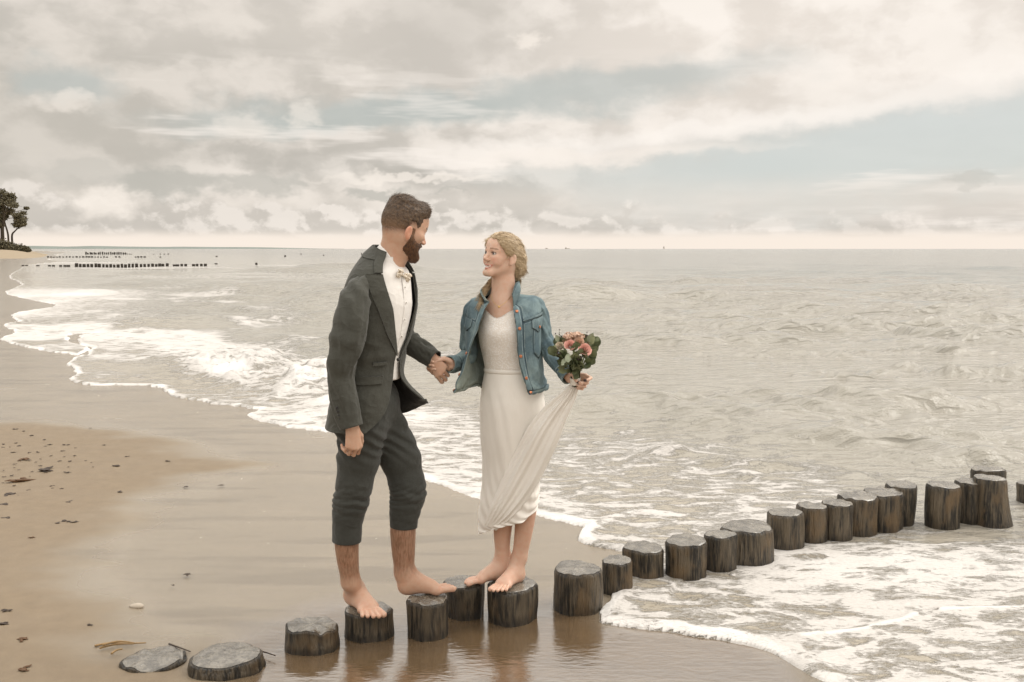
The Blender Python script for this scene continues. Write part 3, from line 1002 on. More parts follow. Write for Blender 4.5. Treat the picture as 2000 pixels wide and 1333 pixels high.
def make_pile(i, l, r, vtop_f, vbase, label, tilt=(0, 0), tilt_top=0.0, ragged=0.004, depth_scale=1.0, flare=0.0, wave=0.0, dark=0.0, zb=0.0):
    rs = np.random.default_rng(100 + i)
    uc = (l + r) / 2
    g0 = G(uc, vbase, zb)
    rad = (r - l) / 2 / FPX * (g0[1] + 0.1)
    Yc = g0[1] + rad * 0.96
    base = W(uc, 900, Yc); base[2] = 0
    top = W(uc, vtop_f, Yc - rad * 0.96)[2]
    n, rows = 56, 22
    th = np.linspace(0, 2 * math.pi, n, endpoint=False)
    zz_ = np.concatenate([np.linspace(-0.35, 0, 4)[:-1], np.linspace(0, 1, rows - 3)])
    lob = 1 + 0.05 * np.sin(2 * th + rs.uniform(0, 6)) + 0.03 * np.sin(3 * th + rs.uniform(0, 6)) + 0.018 * np.sin(7 * th + rs.uniform(0, 6))
    V = []
    for q in zz_:
        z = q * top if q > 0 else q
        s_ = 1.0 + 0.03 * math.sin(q * 3 + i) + flare * max(0, 1 - q) ** 2
        if q > 0.93:
            s_ *= 1 - 0.06 * ((q - 0.93) / 0.07) ** 2
        gro = (n2(th / (2 * math.pi) * 22, np.full(n, q * 1.6 + i), i) - .5) * 0.05 + (n2(th / (2 * math.pi) * 46, np.full(n, q * 2.4 + i), i + 50) - .5) * 0.035
        crack = -0.10 * np.exp(-((th - rs.uniform(3.4, 5.9)) / 0.035) ** 2) * (q > 0.3) if q == zz_[-1] else 0
        rr = rad * s_ * (lob + gro + crack)
        x = rr * np.cos(th); y = rr * np.sin(th) * depth_scale
        zt = z + (ragged * (n2(th / (2 * math.pi) * 19, np.full(n, 1.0 * i), i + 9) - .5) * 2 + tilt_top * x / rad) * max(0, q) ** 4
        V.append(np.column_stack([x + tilt[0] * z, y + tilt[1] * z, zt]))
    V = np.concatenate(V)
    F = grid_faces(len(zz_), n, True)
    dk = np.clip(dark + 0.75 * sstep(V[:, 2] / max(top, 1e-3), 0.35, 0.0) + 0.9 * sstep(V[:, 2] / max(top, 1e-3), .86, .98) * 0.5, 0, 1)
    t = thing('wooden_pile', tuple(base), label, 'wooden pile', 'row of wooden piles of the groyne')
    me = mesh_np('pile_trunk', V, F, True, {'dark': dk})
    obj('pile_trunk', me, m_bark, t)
    # cut face: concentric rings, slightly dished and rough
    rim_ = V[-n:]
    c_ = rim_.mean(0)
    VV = [rim_ * [0.992, 0.992, 1] + [0, 0, 0.0015]]
    for f in (0.93, 0.8, 0.65, 0.5, 0.35, 0.18):
        w_ = c_ + (rim_ - c_) * f
        w_[:, 2] = c_[2] * (1 - f) + rim_[:, 2] * f + 0.004 + 0.012 * rad / .1 * (1 - f * f) * 0.6 + (fbm2(w_[:, 0] * 30 + i, w_[:, 1] * 30, 3, i) - .5) * 0.012
        VV.append(w_)
    VV.append(np.repeat([[c_[0], c_[1], c_[2] + 0.011]], 1, 0))
    F2 = grid_faces(7, n, True)
    k = 6 * n
    fan = np.array([[k + j, k + (j + 1) % n, 7 * n, 7 * n] for j in range(n)])
    mb = MB(); mb.add(np.concatenate(VV), np.concatenate([F2, fan]))
    mb.build('cut_face', m_cut, t)
    return base, top, rad


PILES = [
    (224, 353, 1312, 1322, 'flat worn pile cut level with the sand at the lower left, dry reeds beside it', dict(ragged=0.010, depth_scale=0.9, dark=.4)),
    (357, 505, 1309, 1336, 'broad low pile with wide pale cut face at the lower left', dict(depth_scale=0.92, dark=.4)),
    (553, 655, 1240, 1279, 'low dark pile with chipped sloping top, just left of the man', dict(ragged=0.010, tilt_top=-0.010, dark=.35)),
    (668, 762, 1206, 1253, 'wet pile under the bare foot of the man that is nearest the camera', dict(dark=.35)),
    (790, 877, 1183, 1249, 'wet pile carrying the forward foot of the man', dict(dark=.35)),
    (864, 947, 1150, 1209, 'dark pile between the feet of the man and the woman', dict(dark=.3)),
    (950, 1050, 1158, 1220, 'broad pile that the woman stands on', dict(dark=.2)),
    (1080, 1178, 1125, 1200, 'thick pile with curved crack in its pale top, first one right of the woman', dict()),
    (1175, 1240, 1104, 1164, 'slim pile with foam at its foot, second one right of the woman', dict(dark=.2)),
    (1218, 1300, 1081, 1140, 'pile with a pointed heap of foam at its right, third right of the woman', dict()),
    (1300, 1385, 1068, 1138, 'stout pile behind the heap of foam, fourth right of the woman', dict()),
    (1379, 1441, 1052, 1122, 'narrow straight pile, fifth right of the woman', dict(dark=.2)),
    (1413, 1512, 1042, 1108, 'widest split pile with cracked side, sixth right of the woman', dict(ragged=0.006, flare=.12)),
    (1503, 1574, 1010, 1078, 'seventh pile right of the woman, standing behind the split one', dict(tilt=(-.03, 0))),
    (1557, 1620, 996, 1064, 'eighth pile right of the woman, slim with rounded side', dict()),
    (1603, 1668, 990, 1060, 'ninth pile right of the woman, slightly waisted', dict(tilt=(.03, 0))),
    (1640, 1717, 978, 1052, 'tenth pile right of the woman with chipped left rim', dict(ragged=.007)),
    (1688, 1768, 970, 1044, 'eleventh pile right of the woman with a broad notched top', dict(ragged=.008)),
    (1732, 1794, 954, 1032, 'last pile before the gap in the row, narrowing downwards', dict(flare=-.1)),
    (1811, 1878, 955, 1038, 'tall smooth pile just after the gap in the row', dict(tilt_top=-.004)),
    (1866, 1926, 947, 1027, 'dark middle pile of the group at the right edge', dict(dark=.3)),
    (1910, 1972, 941, 1033, 'pile with a bulging foot in the group at the right edge', dict(flare=.22, tilt=(-.07, 0))),
    (1895, 1967, 925, 1012, 'half hidden upright pile behind the group at the right edge', dict(depth_scale=.6)),
    (1992, 2050, 952, 990, 'pile cut off by the right border of the picture', dict()),
]
PB = []
for i, (l, r, vt, vb, lab, kw) in enumerate(PILES):
    PB.append(make_pile(i, l, r, vt, vb, lab, **kw))

# ------------------------------------------------------------------ far groynes
m_far = simple_mat('far_pile_wood', srgb(58, 52, 45), 0.7, 0.3, 0.2, 3)
rs = random.Random(8)
ORD = ['first', 'second', 'third', 'fourth', 'fifth', 'sixth', 'seventh', 'eighth', 'ninth', 'tenth', 'eleventh', 'twelfth', 'thirteenth', 'fourteenth', 'fifteenth', 'sixteenth', 'seventeenth', 'eighteenth', 'nineteenth']
TENS = {2: ('twentieth', 'twenty'), 3: ('thirtieth', 'thirty'), 4: ('fortieth', 'forty'), 5: ('fiftieth', 'fifty'), 6: ('sixtieth', 'sixty')}
_cnt = {}


def nth(key):
    _cnt[key] = k = _cnt.get(key, 0) + 1
    if k < 20:
        return ORD[k - 1]
    return TENS[k // 10][0] if k % 10 == 0 else TENS[k // 10][1] + '-' + ORD[k % 10 - 1]



def far_post(u, vb, vt, wpx, label, group, z0=0.0):
    g = G(u, vb, z0)
    h_ = (vb - vt) / FPX * g[1] * 1.0
    w_ = wpx / FPX * g[1] / 2
    mb = MB()
    k = rs.uniform(-.06, .06)
    mb.tube([(0, 0, -0.6), (k * .3 * h_, 0, h_ * .5), (k * h_, 0, h_ * .93), (k * h_, 0, h_)], [w_ * 1.05, w_, w_ * .96, w_ * .8], 7)
    o = mb.build('groyne_pile', m_far, None)
    o.location = g
    tag(o, label, 'wooden pile', group)


u = 22.0
while u < 402:
    small = u < 145
    vb = 519.5 + (4.2 * min(1, max(0, (u - 20) / 220.0)) if u < 240 else 4.2 - 2.6 * (u - 240) / 160)
    if not (330 < u < 337 or 366 < u < 372 or (small and rs.random() < .3)):
        hh = (2.0 + 2.0 * max(0, (u - 60) / 85) if small else rs.uniform(6.0, 8.2))
        if u > 338:
            hh *= .72
        far_post(u, vb, vb - hh, rs.uniform(4.8, 6.8), nth('a') + ' pile from the left in the nearest distant groyne', 'piles of the nearest distant groyne')
    u += rs.uniform(6.4, 8.4)
u = 94.0
while u < 316:
    if u < 210 or 225 < u < 236 or 262 < u < 288 or 308 < u < 320:
        far_post(u, 503.5, 503.5 - rs.uniform(1.6, 2.8), rs.uniform(3, 5), nth('b') + ' tiny pile from the left in the second distant groyne', 'piles of the second distant groyne')
    u += rs.uniform(5, 7)
u = 168.0
while u < 345:
    if u < 246 or rs.random() < .45:
        far_post(u, 497.5, 497.5 - (rs.uniform(3.2, 5.4) if u < 246 else rs.uniform(1, 2)), rs.uniform(2.2, 3.6), nth('c') + ' tiny pile from the left in the farthest groyne', 'piles of the farthest groyne')
    u += rs.uniform(3.2, 5.0)
for (u, vb, h_, w_, lab) in ((422, 517.5, 3, 6, 'low dark pile stump just past the end of the distant groyne'), (501, 519.5, 6, 4.5, 'lone dark post in the sea left of the man'),
                             (557, 502, 3, 3.5, 'lone square post far out left of the man'), (588, 498, 3, 1.6, 'thin far post between two other lone posts'), (632, 500, 2, 2.4, 'tiny far post near the shoulder of the man'),
                             (423, 502, 2, 4, 'tiny far stump above the end of the distant groyne'), (706, 497.5, 3, 1.6, 'left one of two tiny posts beside the neck of the man'), (710, 497.5, 3.4, 1.6, 'right one of two tiny posts beside the neck of the man')):
    far_post(u, vb, vb - h_, w_, lab, 'lone posts in the sea')

# ------------------------------------------------------------------ ships on the horizon
m_ship = simple_mat('far_ship_paint', srgb(176, 168, 159), 0.7, 0.2, 0.1, 0.1)
for (u, L_, hh, lab) in ((1108, 26, 8, 'tiny cargo ship on the horizon right of the woman'), (1068, 14, 5, 'tinier ship on the horizon close to the head of the woman'), (1297, 5, 12, 'tiny mast of a sailing boat on the horizon')):
    c_ = W(u, 486.3, 5200); c_[2] = 0
    t = thing('far_ship', c_, lab, 'ship')
    mb = MB()
    s_ = [(-L_ / 2, 0), (-L_ / 2 + 2, -3), (L_ / 2 - 4, -3), (L_ / 2, 0), (L_ / 2 - 4, 3), (-L_ / 2 + 2, 3)]
    mb.add([(x * .94, y * .8, -1) for x, y in s_] + [(x, y, 2.6) for x, y in s_], np.array([[i, (i + 1) % 6, (i + 1) % 6 + 6, i + 6] for i in range(6)] + [[6, 7, 8, 11], [8, 9, 10, 11]]))
    mb.build('hull', m_ship, t, False)
    mb = MB()
    w_ = 3 if hh < 15 else .5
    q = [(-L_ * .3 - w_, -2), (-L_ * .3 + w_, -2), (-L_ * .3 + w_, 2), (-L_ * .3 - w_, 2)]
    mb.add([(x, y, 2.61) for x, y in q] + [(x * (.92), y, hh) for x, y in q], np.array([[0, 1, 5, 4], [1, 2, 6, 5], [2, 3, 7, 6], [3, 0, 4, 7], [4, 5, 6, 7]]))
    mb.build('superstructure', m_ship, t, False)

# ------------------------------------------------------------------ trees on the dune, far left
m_leaf, b, p = new_mat('tree_leaves')
oc = b.new('ShaderNodeTexCoord').outputs['Object']
b.put(p.inputs['Base Color'], b.mix(b.noise(oc, 0.9, 4, 0.6), srgb(64, 62, 46), srgb(122, 112, 84)))
p.inputs['Roughness'].default_value = 0.7
m_trunk = simple_mat('tree_bark', srgb(72, 64, 54), 0.85, 0.1, 0.25, 2)
m_dune = simple_mat('dune_sand', srgb(156, 141, 120), 0.9, 0.1, 0.08, 0.6)


def leaf_cloud(rg, centres, n, size):
    V, F = [], []
    C = rg.choice(len(centres), n)
    for j in C:
        c_, r_ = centres[j]
        d_ = rg.normal(0, 1, 3); d_ *= rg.uniform(.35, 1.0) / (np.linalg.norm(d_) + 1e-6)
        q = np.array(c_) + d_ * np.array(r_) * (1.0 + .35 * rg.random())
        a_ = unit(rg.normal(0, 1, 3)); b_ = unit(np.cross(a_, rg.normal(0, 1, 3)))
        s_ = size * rg.uniform(.5, 1.3)
        k = len(V)
        V += [q - a_ * s_, q + b_ * s_ * .5, q + a_ * s_, q - b_ * s_ * .5]
        F.append([k, k + 1, k + 2, k + 3])
    return np.array(V), np.array(F)


def tree(u, vb, Y, trunk, lean, clumps, label, seed, r0=.22, nleaf=1500, size=.32):
    rg = np.random.default_rng(seed)
    base = W(u, vb, Y)
    t = thing('dune_tree', base, label, 'tree', 'wind-bent trees on the dune')
    px = Y / FPX
    mb = MB()
    tp = [(x * px, rg.uniform(-.4, .4) if i_ else 0, -y * px - (.5 if i_ == 0 else 0)) for i_, (x, y) in enumerate(trunk)]
    Q = catmull(tp, 16)
    mb.tube(Q, np.linspace(r0, r0 * .35, 16), 8)
    cen = []
    for (x, y, rx, rz) in clumps:
        c_ = np.array([x * px, rg.uniform(-1.2, 1.2), -y * px])
        j = np.argmin(np.abs(Q[:, 2] - (c_[2] - 1.2)))
        mb.tube(catmull([Q[j], (Q[j] + c_) / 2 + [0, 0, -.4], c_], 8), np.linspace(r0 * .38, .04, 8), 6)
        for _ in range(3):
            e_ = c_ + rg.normal(0, 1, 3) * np.array([rx * px, .8, rz * px]) * .8
            mb.tube([c_, (c_ + e_) / 2 + [0, 0, .15], e_], [.06, .04, .02], 5)
        cen.append((c_, (rx * px, rx * px * .9, rz * px)))
    mb.build('trunk', m_trunk, t)
    V, F = leaf_cloud(rg, cen, nleaf, size)
    obj('crown', mesh_np('crown', V, F, False), m_leaf, t)


TY = 250.0
tree(8, 490, TY, [(0, 0), (-1, -40), (2, -75), (-2, -108)], 0, [(-6, -110, 15, 9), (8, -96, 14, 9), (-10, -85, 13, 12), (16, -104, 10, 7), (-3, -66, 10, 8), (22, -90, 9, 5), (10, -76, 10, 6), (-8, -50, 8, 6)], 'tallest dark leaved tree at the left border of the picture', 1, .45, 3600, .34)
tree(16, 490, TY - 6, [(0, 0), (2, -30), (-4, -62), (4, -90)], 0, [(18, -86, 10, 5), (30, -72, 8, 4), (6, -94, 10, 6), (36, -82, 5, 3)], 'thin half bare tree leaning behind the small round one', 2, .3, 700, .28)
tree(26, 490, TY - 14, [(0, 0), (0, -28), (6, -38), (16, -48)], 0, [(16, -60, 12, 7), (8, -50, 8, 5), (22, -52, 7, 5), (13, -68, 8, 4)], 'small tree with flat round dark crown, right of the tall tree', 3, .3, 1500, .30)
tree(2, 490, TY + 8, [(0, 0), (1, -40), (-2, -80)], 0, [(-4, -80, 10, 8), (2, -60, 7, 8), (-4, -98, 9, 6)], 'slender dark tree cut by the left border', 4, .36, 900, .32)
for j, (u, v, rx, rz, lab) in enumerate(((5, 490, 12, 22, 'tall dark bush at the left border below the trees'), (20, 490, 12, 17, 'rounded bush below the small tree'), (33, 491, 12, 14, 'bush right of the small tree trunk'),
                                         (46, 491, 10, 10, 'low bush near the end of the dune'), (54, 491, 5, 4, 'smallest bush at the very end of the dune'), (-14, 490, 14, 22, 'big bush mostly beyond the left border'))):
    rg = np.random.default_rng(40 + j)
    base = W(u, v, TY - 16); px = TY / FPX
    t = thing('dune_bush', base, lab, 'bush', 'bushes on the dune')
    V, F = leaf_cloud(rg, [((0, 0, rz * px * .42), (rx * px, rx * px * .8, rz * px * .52)), ((rx * px * .4, 0, rz * px * .25), (rx * px * .7, rx * px * .6, rz * px * .35))], 1300, .26)
    obj('foliage', mesh_np('foliage', V, F, False), m_leaf, t)
    mb = MB()
    for _ in range(5):
        mb.tube([(0, 0, -.3), rg.normal(0, .3, 3) * rx * px * .5 + [0, 0, rz * px * .4], rg.normal(0, .4, 3) * rx * px * .5 + [0, 0, rz * px * .75]], [.07, .05, .02], 5)
    mb.build('stem', m_trunk, t)
# the low dune they grow on
us = np.linspace(-420, 118, 60)
V = []
for u in us:
    tp = float(sstep(np.array(u), 118, 10))
    for k, (dY, f) in enumerate(((-110, -.5), (-60, .35), (-30, .85), (0, 1.1), (40, 1.3), (120, -.5))):
        q = W(u, 490, TY + dY)
        V.append((q[0], q[1], -0.3 + (1.45 * f + .3 + .12 * n2(u / 9.0, k * 1.7, 5)) * tp if f > 0 else -.6))
dune = obj('dune', mesh_np('dune', np.array(V), grid_faces(len(us), 6)), m_dune); kind(dune, 'structure')

# ------------------------------------------------------------------ things lying on the sand
m_weed = simple_mat('seaweed', srgb(58, 44, 32), 0.5, 0.4, 0.35, 60)
m_weed2 = simple_mat('rusty_seaweed', srgb(92, 66, 42), 0.6, 0.3, 0.35, 60)
m_stone = simple_mat('grey_stone', srgb(176, 164, 148), 0.6, 0.3, 0.12, 50)
m_reed = simple_mat('dry_reed', srgb(150, 122, 84), 0.6, 0.3, 0.2, 40)
m_chip = simple_mat('shell_chip', srgb(226, 214, 200), 0.4, 0.4, 0.08, 60)


def weed_mesh(seed):
    rg = np.random.default_rng(seed)
    mb = MB()
    for _ in range(7):
        a_ = rg.uniform(0, 6.28); L_ = rg.uniform(.35, 1.0)
        p0 = rg.normal(0, .22, 2)
        pts = [(p0[0] + math.cos(a_ + t_ * rg.normal(0, .8)) * t_ * L_, p0[1] + math.sin(a_) * t_ * L_ * .6, .10 + .22 * math.sin(t_ * 3.1) * rg.uniform(.3, 1)) for t_ in np.linspace(-.5, .5, 5)]
        mb.tube(pts, [.05, .13, .16, .12, .04], 5)
    V, F = mb.faces()
    me = bpy.data.meshes.new('seaweed'); me.from_pydata(V, [], F); me.update()
    return me


weeds = [weed_mesh(s_) for s_ in range(5)]
for me in weeds:
    me.materials.append(m_weed)
big = [(40, 939, 30, 1, 'largest clump of dark and rusty seaweed at the left border'), (90, 918, 22, 0, 'long dark strip of seaweed above the largest clump'), (20, 966, 20, 0, 'dark lump of seaweed below the largest clump'),
       (8, 986, 18, 0, 'dark seaweed touching the left border'), (127, 1019, 13, 0, 'middle piece of three dark scraps in a row'), (146, 1020, 11, 0, 'right piece of three dark scraps in a row'), (113, 1022, 8, 0, 'left piece of three dark scraps in a row'),
       (50, 897, 16, 1, 'rusty strip of seaweed in the upper scatter'), (228, 910, 11, 0, 'curled scrap of seaweed in the middle of the tan sand'), (327, 901, 7, 0, 'small dark scrap at the right of the tan sand'),
       (132, 923, 7, 0, 'round dark scrap right of the long strip'), (135, 981, 10, 0, 'small forked scrap low on the tan sand'), (364, 951, 8, 0, 'dark scrap at the edge of the wet sand'), (432, 948, 8, 0, 'scrap lying alone on the smooth wet sand'),
       (12, 1193, 13, 0, 'dark scrap near the left border, lower beach'), (6, 1218, 14, 0, 'thin dark strip at the left border, lower beach'), (48, 1307, 18, 1, 'rusty smear of seaweed at the lower left corner'), (366, 1122, 11, 0, 'dark scrap in the small white splash mark'),
       (338, 1143, 6, 0, 'tiny dark scrap left of the splash mark'), (175, 1221, 8, 0, 'small dark pebble like scrap on the lower beach'), (62, 1050, 8, 1, 'small rusty scrap under the three dark scraps'), (234, 961, 8, 0, 'scrap on the lower edge of the tan sand'),
       (45, 1248, 16, 1, 'faint rusty tuft at lower left'), (14, 1012, 14, 0, 'dark sliver under the seaweed at the left border')]
for i, (u, v, wpx, rust, lab) in enumerate(big):
    g = G(u, v, 0.014)
    o = obj('seaweed_scrap', weeds[i % 5] if not rust else weeds[i % 5].copy(), None)
    if rust:
        o.data.materials.clear(); o.data.materials.append(m_weed2)
    o.location = g
    s_ = wpx / FPX * g[1] * 1.35
    o.scale = (s_, s_ * 1.0, s_ * .35); o.rotation_euler = (0, 0, rs.uniform(-.5, .5))
    tag(o, lab, 'seaweed', 'seaweed scraps on the sand')
for i in range(78):
    u, v = rs.gauss(70, 70), rs.gauss(905, 42)
    if u < 0 or v < 836 or v > 1000:
        continue
    g = G(u, v, 0.014)
    o = obj('seaweed_crumb', weeds[i % 5], None); o.location = g
    s_ = rs.uniform(3, 7) / FPX * g[1]
    o.scale = (s_ * 1.3, s_, s_ * .5); o.rotation_euler = (0, 0, rs.uniform(-1, 1))
    tag(o, 'tiny dark crumb of seaweed scattered on the tan sand', 'seaweed', 'seaweed crumbs on the tan sand')
for i in range(46):
    u, v = rs.uniform(160, 1150), rs.uniform(770, 1110)
    g = G(u, v, 0.004)
    i_ = np.argmin(((lxy - g[:2]) ** 2).sum(1))
    if lsd[i_] > -0.12:
        continue
    o = obj('shell_chip', weeds[i % 5].copy(), None); o.data.materials.clear(); o.data.materials.append(m_chip); o.location = g
    s_ = rs.uniform(2, 4) / FPX * g[1]
    o.scale = (s_ * .8, s_ * .8, s_ * .3); o.rotation_euler = (0, 0, rs.uniform(-1, 1))
    tag(o, 'tiny pale shell chip on the smooth wet sand', 'shell', 'shell chips on the wet sand')
# one pale stone
S = SDF(); S.ell((0, 0, .008), (.036, .018, .012), k=.0); S.ell((.012, .004, .012), (.022, .014, .010), k=.01)
V, F = S.mesh(.003)
o = obj('pale_stone', mesh_np('pale_stone', V, F), m_stone, None, tuple(G(266, 1188, 0.0))); o.rotation_euler = (0, 0, -.2)
tag(o, 'smooth pale oblong stone on the lower wet sand', 'stone')
# dry reeds behind the flat pile
for j, (pts, lab) in enumerate((([(185, 1262), (215, 1256), (250, 1257), (285, 1256)], 'longest dry reed stalk behind the flat pile'), ([(195, 1266), (225, 1259), (262, 1258)], 'second dry reed stalk behind the flat pile'), ([(218, 1277), (228, 1270), (240, 1268)], 'short dry reed tip at the left of the flat pile'),
                                ([(200, 1260), (232, 1253), (262, 1256)], 'thin upper dry reed stalk behind the flat pile'), ([(330, 1258), (350, 1265), (372, 1273)], 'thin dark line between the two lowest piles'), ([(502, 1270), (520, 1275), (538, 1281)], 'thin dark line right of the broad low pile'))):  # last two: thin tubes added where dark lines run beside the piles
    P_ = catmull([G(u, v, 0.012 + .006 * j * (j < 4)) for u, v in pts], 10)
    mb = MB(); mb.tube(P_, np.linspace(.005, .0025, 10) if j < 4 else np.linspace(.004, .002, 10), 6)
    tag(mb.build('reed_stalk' if j < 4 else 'dark_line', m_reed if j < 4 else m_weed, None), lab, 'reed' if j < 4 else 'stick')

# ------------------------------------------------------------------ bodies: head, hand and foot builders
def add_head(S, c, R, s=1.0, female=False):
    T = lambda x, y, z: np.asarray(c) + s * (x * R[0] + y * R[1] + z * R[2])
    e = lambda p, r, k, mode='u', RR=None: S.ell(T(*p), np.array(r) * s, R if RR is None else RR, k * s, mode)
    cp = lambda a, b_, r1, r2, k, mode='u': S.cap(T(*a), T(*b_), r1 * s, r2 * s, k * s, mode)
    e((0, -.012, .028), (.074, .095, .088), .0)
    fx = .85 if female else 1.0
    e((0, .022, -.035), (.057 * fx, .062, .074), .04)
    e((0, .05, .045), (.055, .042, .05), .03)
    for q in (-1, 1):
        cp((q * .052 * fx, .0, -.045), (q * .022 * fx, .066, -.092), .017 * fx, .014 * fx, .03)
        e((q * (.044 if not female else .040), .056, -.018), (.022, .024, .020), .022)
        cp((q * .046, .066, .020), (q * .012, .084, .018), .007, .008, .014)
    cp((-.012, .074, -.096), (.012, .074, -.096), .014, .014, .018)
    for q in (-1, 1):
        e((q * .031, .094, .003), (.017, .013, .0105), .012, 's')
    for q in (-1, 1):
        cp((q * .019, .0815, .0085), (q * .031, .0815, .0115), .0042, .0042, .004); cp((q * .031, .0815, .0115), (q * .045, .0725, .0065), .0042, .0042, .004)
        cp((q * .020, .0800, -.004), (q * .043, .0735, -.005), .0040, .0040, .005)
    cp((0, .082, .012), (0, .104, -.026), .0075, .0095, .012)
    e((0, .104, -.029), (.010, .010, .009), .006)
    for q in (-1, 1):
        e((q * .012, .095, -.032), (.0075, .009, .0065), .006)
    # lips
    if female:
        cp((-.026, .070, -.053), (0, .088, -.058), .0052, .0062, .006); cp((.026, .070, -.053), (0, .088, -.058), .0052, .0062, .006)
        cp((-.022, .071, -.060), (0, .086, -.070), .0050, .0068, .006); cp((.022, .071, -.060), (0, .086, -.070), .0050, .0068, .006)
        e((0, .092, -.0625), (.023, .014, .0045), .003, 's')
        for q in (-1, 1):
            e((q * .040, .058, -.040), (.017, .017, .016), .016)
    else:
        cp((-.022, .074, -.058), (0, .088, -.056), .005, .006, .006); cp((.022, .074, -.058), (0, .088, -.056), .005, .006, .006)
        cp((-.018, .074, -.064), (0, .086, -.066), .005, .007, .006); cp((.018, .074, -.064), (0, .086, -.066), .005, .007, .006)
    # ears
    for q in (-1, 1):
        f2 = unit(R[1] * .30 + R[0] * q * .95)
        RR = np.array([f2, unit(np.cross(R[2], f2)), R[2]])
        RR[2] = np.cross(RR[0], RR[1])
        ez = -.006 if female else -.020; ey = .008 if female else .006; ex = .003 if female else .0
        e((q * (.078 + ex), -.014 + ey, ez), (.0075, .018, .0275), .006, 'u', RR)
        e((q * (.075 + ex), -.010 + ey, ez - .024), (.0065, .010, .012), .008, 'u', RR)
        e((q * (.0885 + ex), -.011 + ey, ez + .002), (.0065, .0105, .018), .004, 's', RR)
    return T


def add_hand(S, w, x, z, side, s=1.0, curls=((25, 40, 25),) * 4, thumb=None, spread=1.0):
    """w wrist, x along the fingers, z out of the back of the hand, side +1 for a right hand"""
    x = unit(x); z = np.asarray(z, float); z = unit(z - x * x.dot(z)); y = np.cross(z, x) * side
    w = np.asarray(w, float)
    T = lambda p: w + s * (p[0] * x + p[1] * y + p[2] * z)
    ky = (.029, .010, -.0095, -.027); kx = (.088, .092, .088, .079); kz = (.0, .003, .001, -.003)
    ln = ((.040, .025, .019), (.044, .028, .020), (.041, .026, .019), (.032, .019, .017))
    rr = (.0088, .0090, .0085, .0075)
    for i in range(4):
        S.cap(T((.004, ky[i] * .55, 0)), T((kx[i], ky[i], kz[i])), .0135 * s, .0105 * s, .014 * s)
    tips = []
    for i in range(4):
        p_ = np.array([kx[i], ky[i], kz[i]]); a_ = 0.0
        yaw = (ky[i] * 2.6) * spread
        for j in range(3):
            a_ += math.radians(curls[i][j])
            d_ = np.array([math.cos(a_) * math.cos(yaw), math.sin(yaw) * math.cos(a_), -math.sin(a_)])
            q_ = p_ + d_ * ln[i][j]
            S.cap(T(p_), T(q_), rr[i] * (1.0 - .07 * j) * s, rr[i] * (.93 - .09 * j) * s, .004 * s)
            p_ = q_
        tips.append(T(p_))
    th = thumb or ((.018, .022, -.008), (.048, .046, -.018), (.074, .052, -.026), (.096, .050, -.030))
    S.cap(T(th[0]), T(th[1]), .0135 * s, .0115 * s, .012 * s)
    S.cap(T(th[1]), T(th[2]), .0108 * s, .0098 * s, .005 * s)
    S.cap(T(th[2]), T(th[3]), .0095 * s, .0080 * s, .004 * s)
    tips.append(T(th[3]))
    return tips


def add_foot(S, heel, x, side, s=1.0, lift=0.0, toe_up=0.0, ankle=None, ra=.034, n=(0, 0, 1)):
    """heel: point under the heel on the ground; x: direction of the toes; side +1 right foot"""
    z = np.asarray(n, float); x = np.asarray(x, float); x = unit(x - z * x.dot(z)); y = np.cross(z, x) * side    # y towards the big toe
    h_ = np.asarray(heel, float)
    T = lambda a, b_, c_: h_ + s * (a * x + b_ * y + c_ * z)
    S.ell(T(.030, 0, .030), np.array((.036, .029, .030)) * s, np.array([x, y, z]), .0)
    S.cap(T(.03, 0, .032), T(.125, -.014, .020), .028 * s, .017 * s, .03 * s)
    S.cap(T(.03, 0, .040), T(.165, .016, .022), .028 * s, .019 * s, .03 * s)
    S.cap(T(.055, 0, .075), T(.135, .008, .040), .030 * s, .021 * s, .035 * s)
    S.cap(T(.16, .024, .019), T(.15, -.026, .015), .019 * s, .015 * s, .02 * s)
    tx = ((.232, .029), (.238, .006), (.228, -.013), (.213, -.030), (.196, -.044))
    tr = (.0135, .0096, .0092, .0088, .0086)
    for i in range(5):
        b0 = (.168 - .004 * i, .026 - .0135 * i)
        up = toe_up * (1 if i == 0 else .7)
        m_ = ((b0[0] + tx[i][0]) / 2, (b0[1] + tx[i][1]) / 2)
        S.cap(T(b0[0], b0[1], .016), T(m_[0], m_[1], .017 + up * .4), tr[i] * s * .95, tr[i] * .90 * s, .004 * s)
        S.cap(T(m_[0], m_[1], .017 + up * .4), T(tx[i][0], tx[i][1], .011 + up), tr[i] * .90 * s, tr[i] * .96 * s, .002 * s)
    if ankle is not None:
        S.cap(T(.042, 0, .06), ankle, .031 * s, ra, .035 * s)
        for q in (-1, 1):
            S.ell(T(.045, q * .026, .078), np.array((.013, .009, .014)) * s, np.array([x, y, z]), .012 * s)
    return T


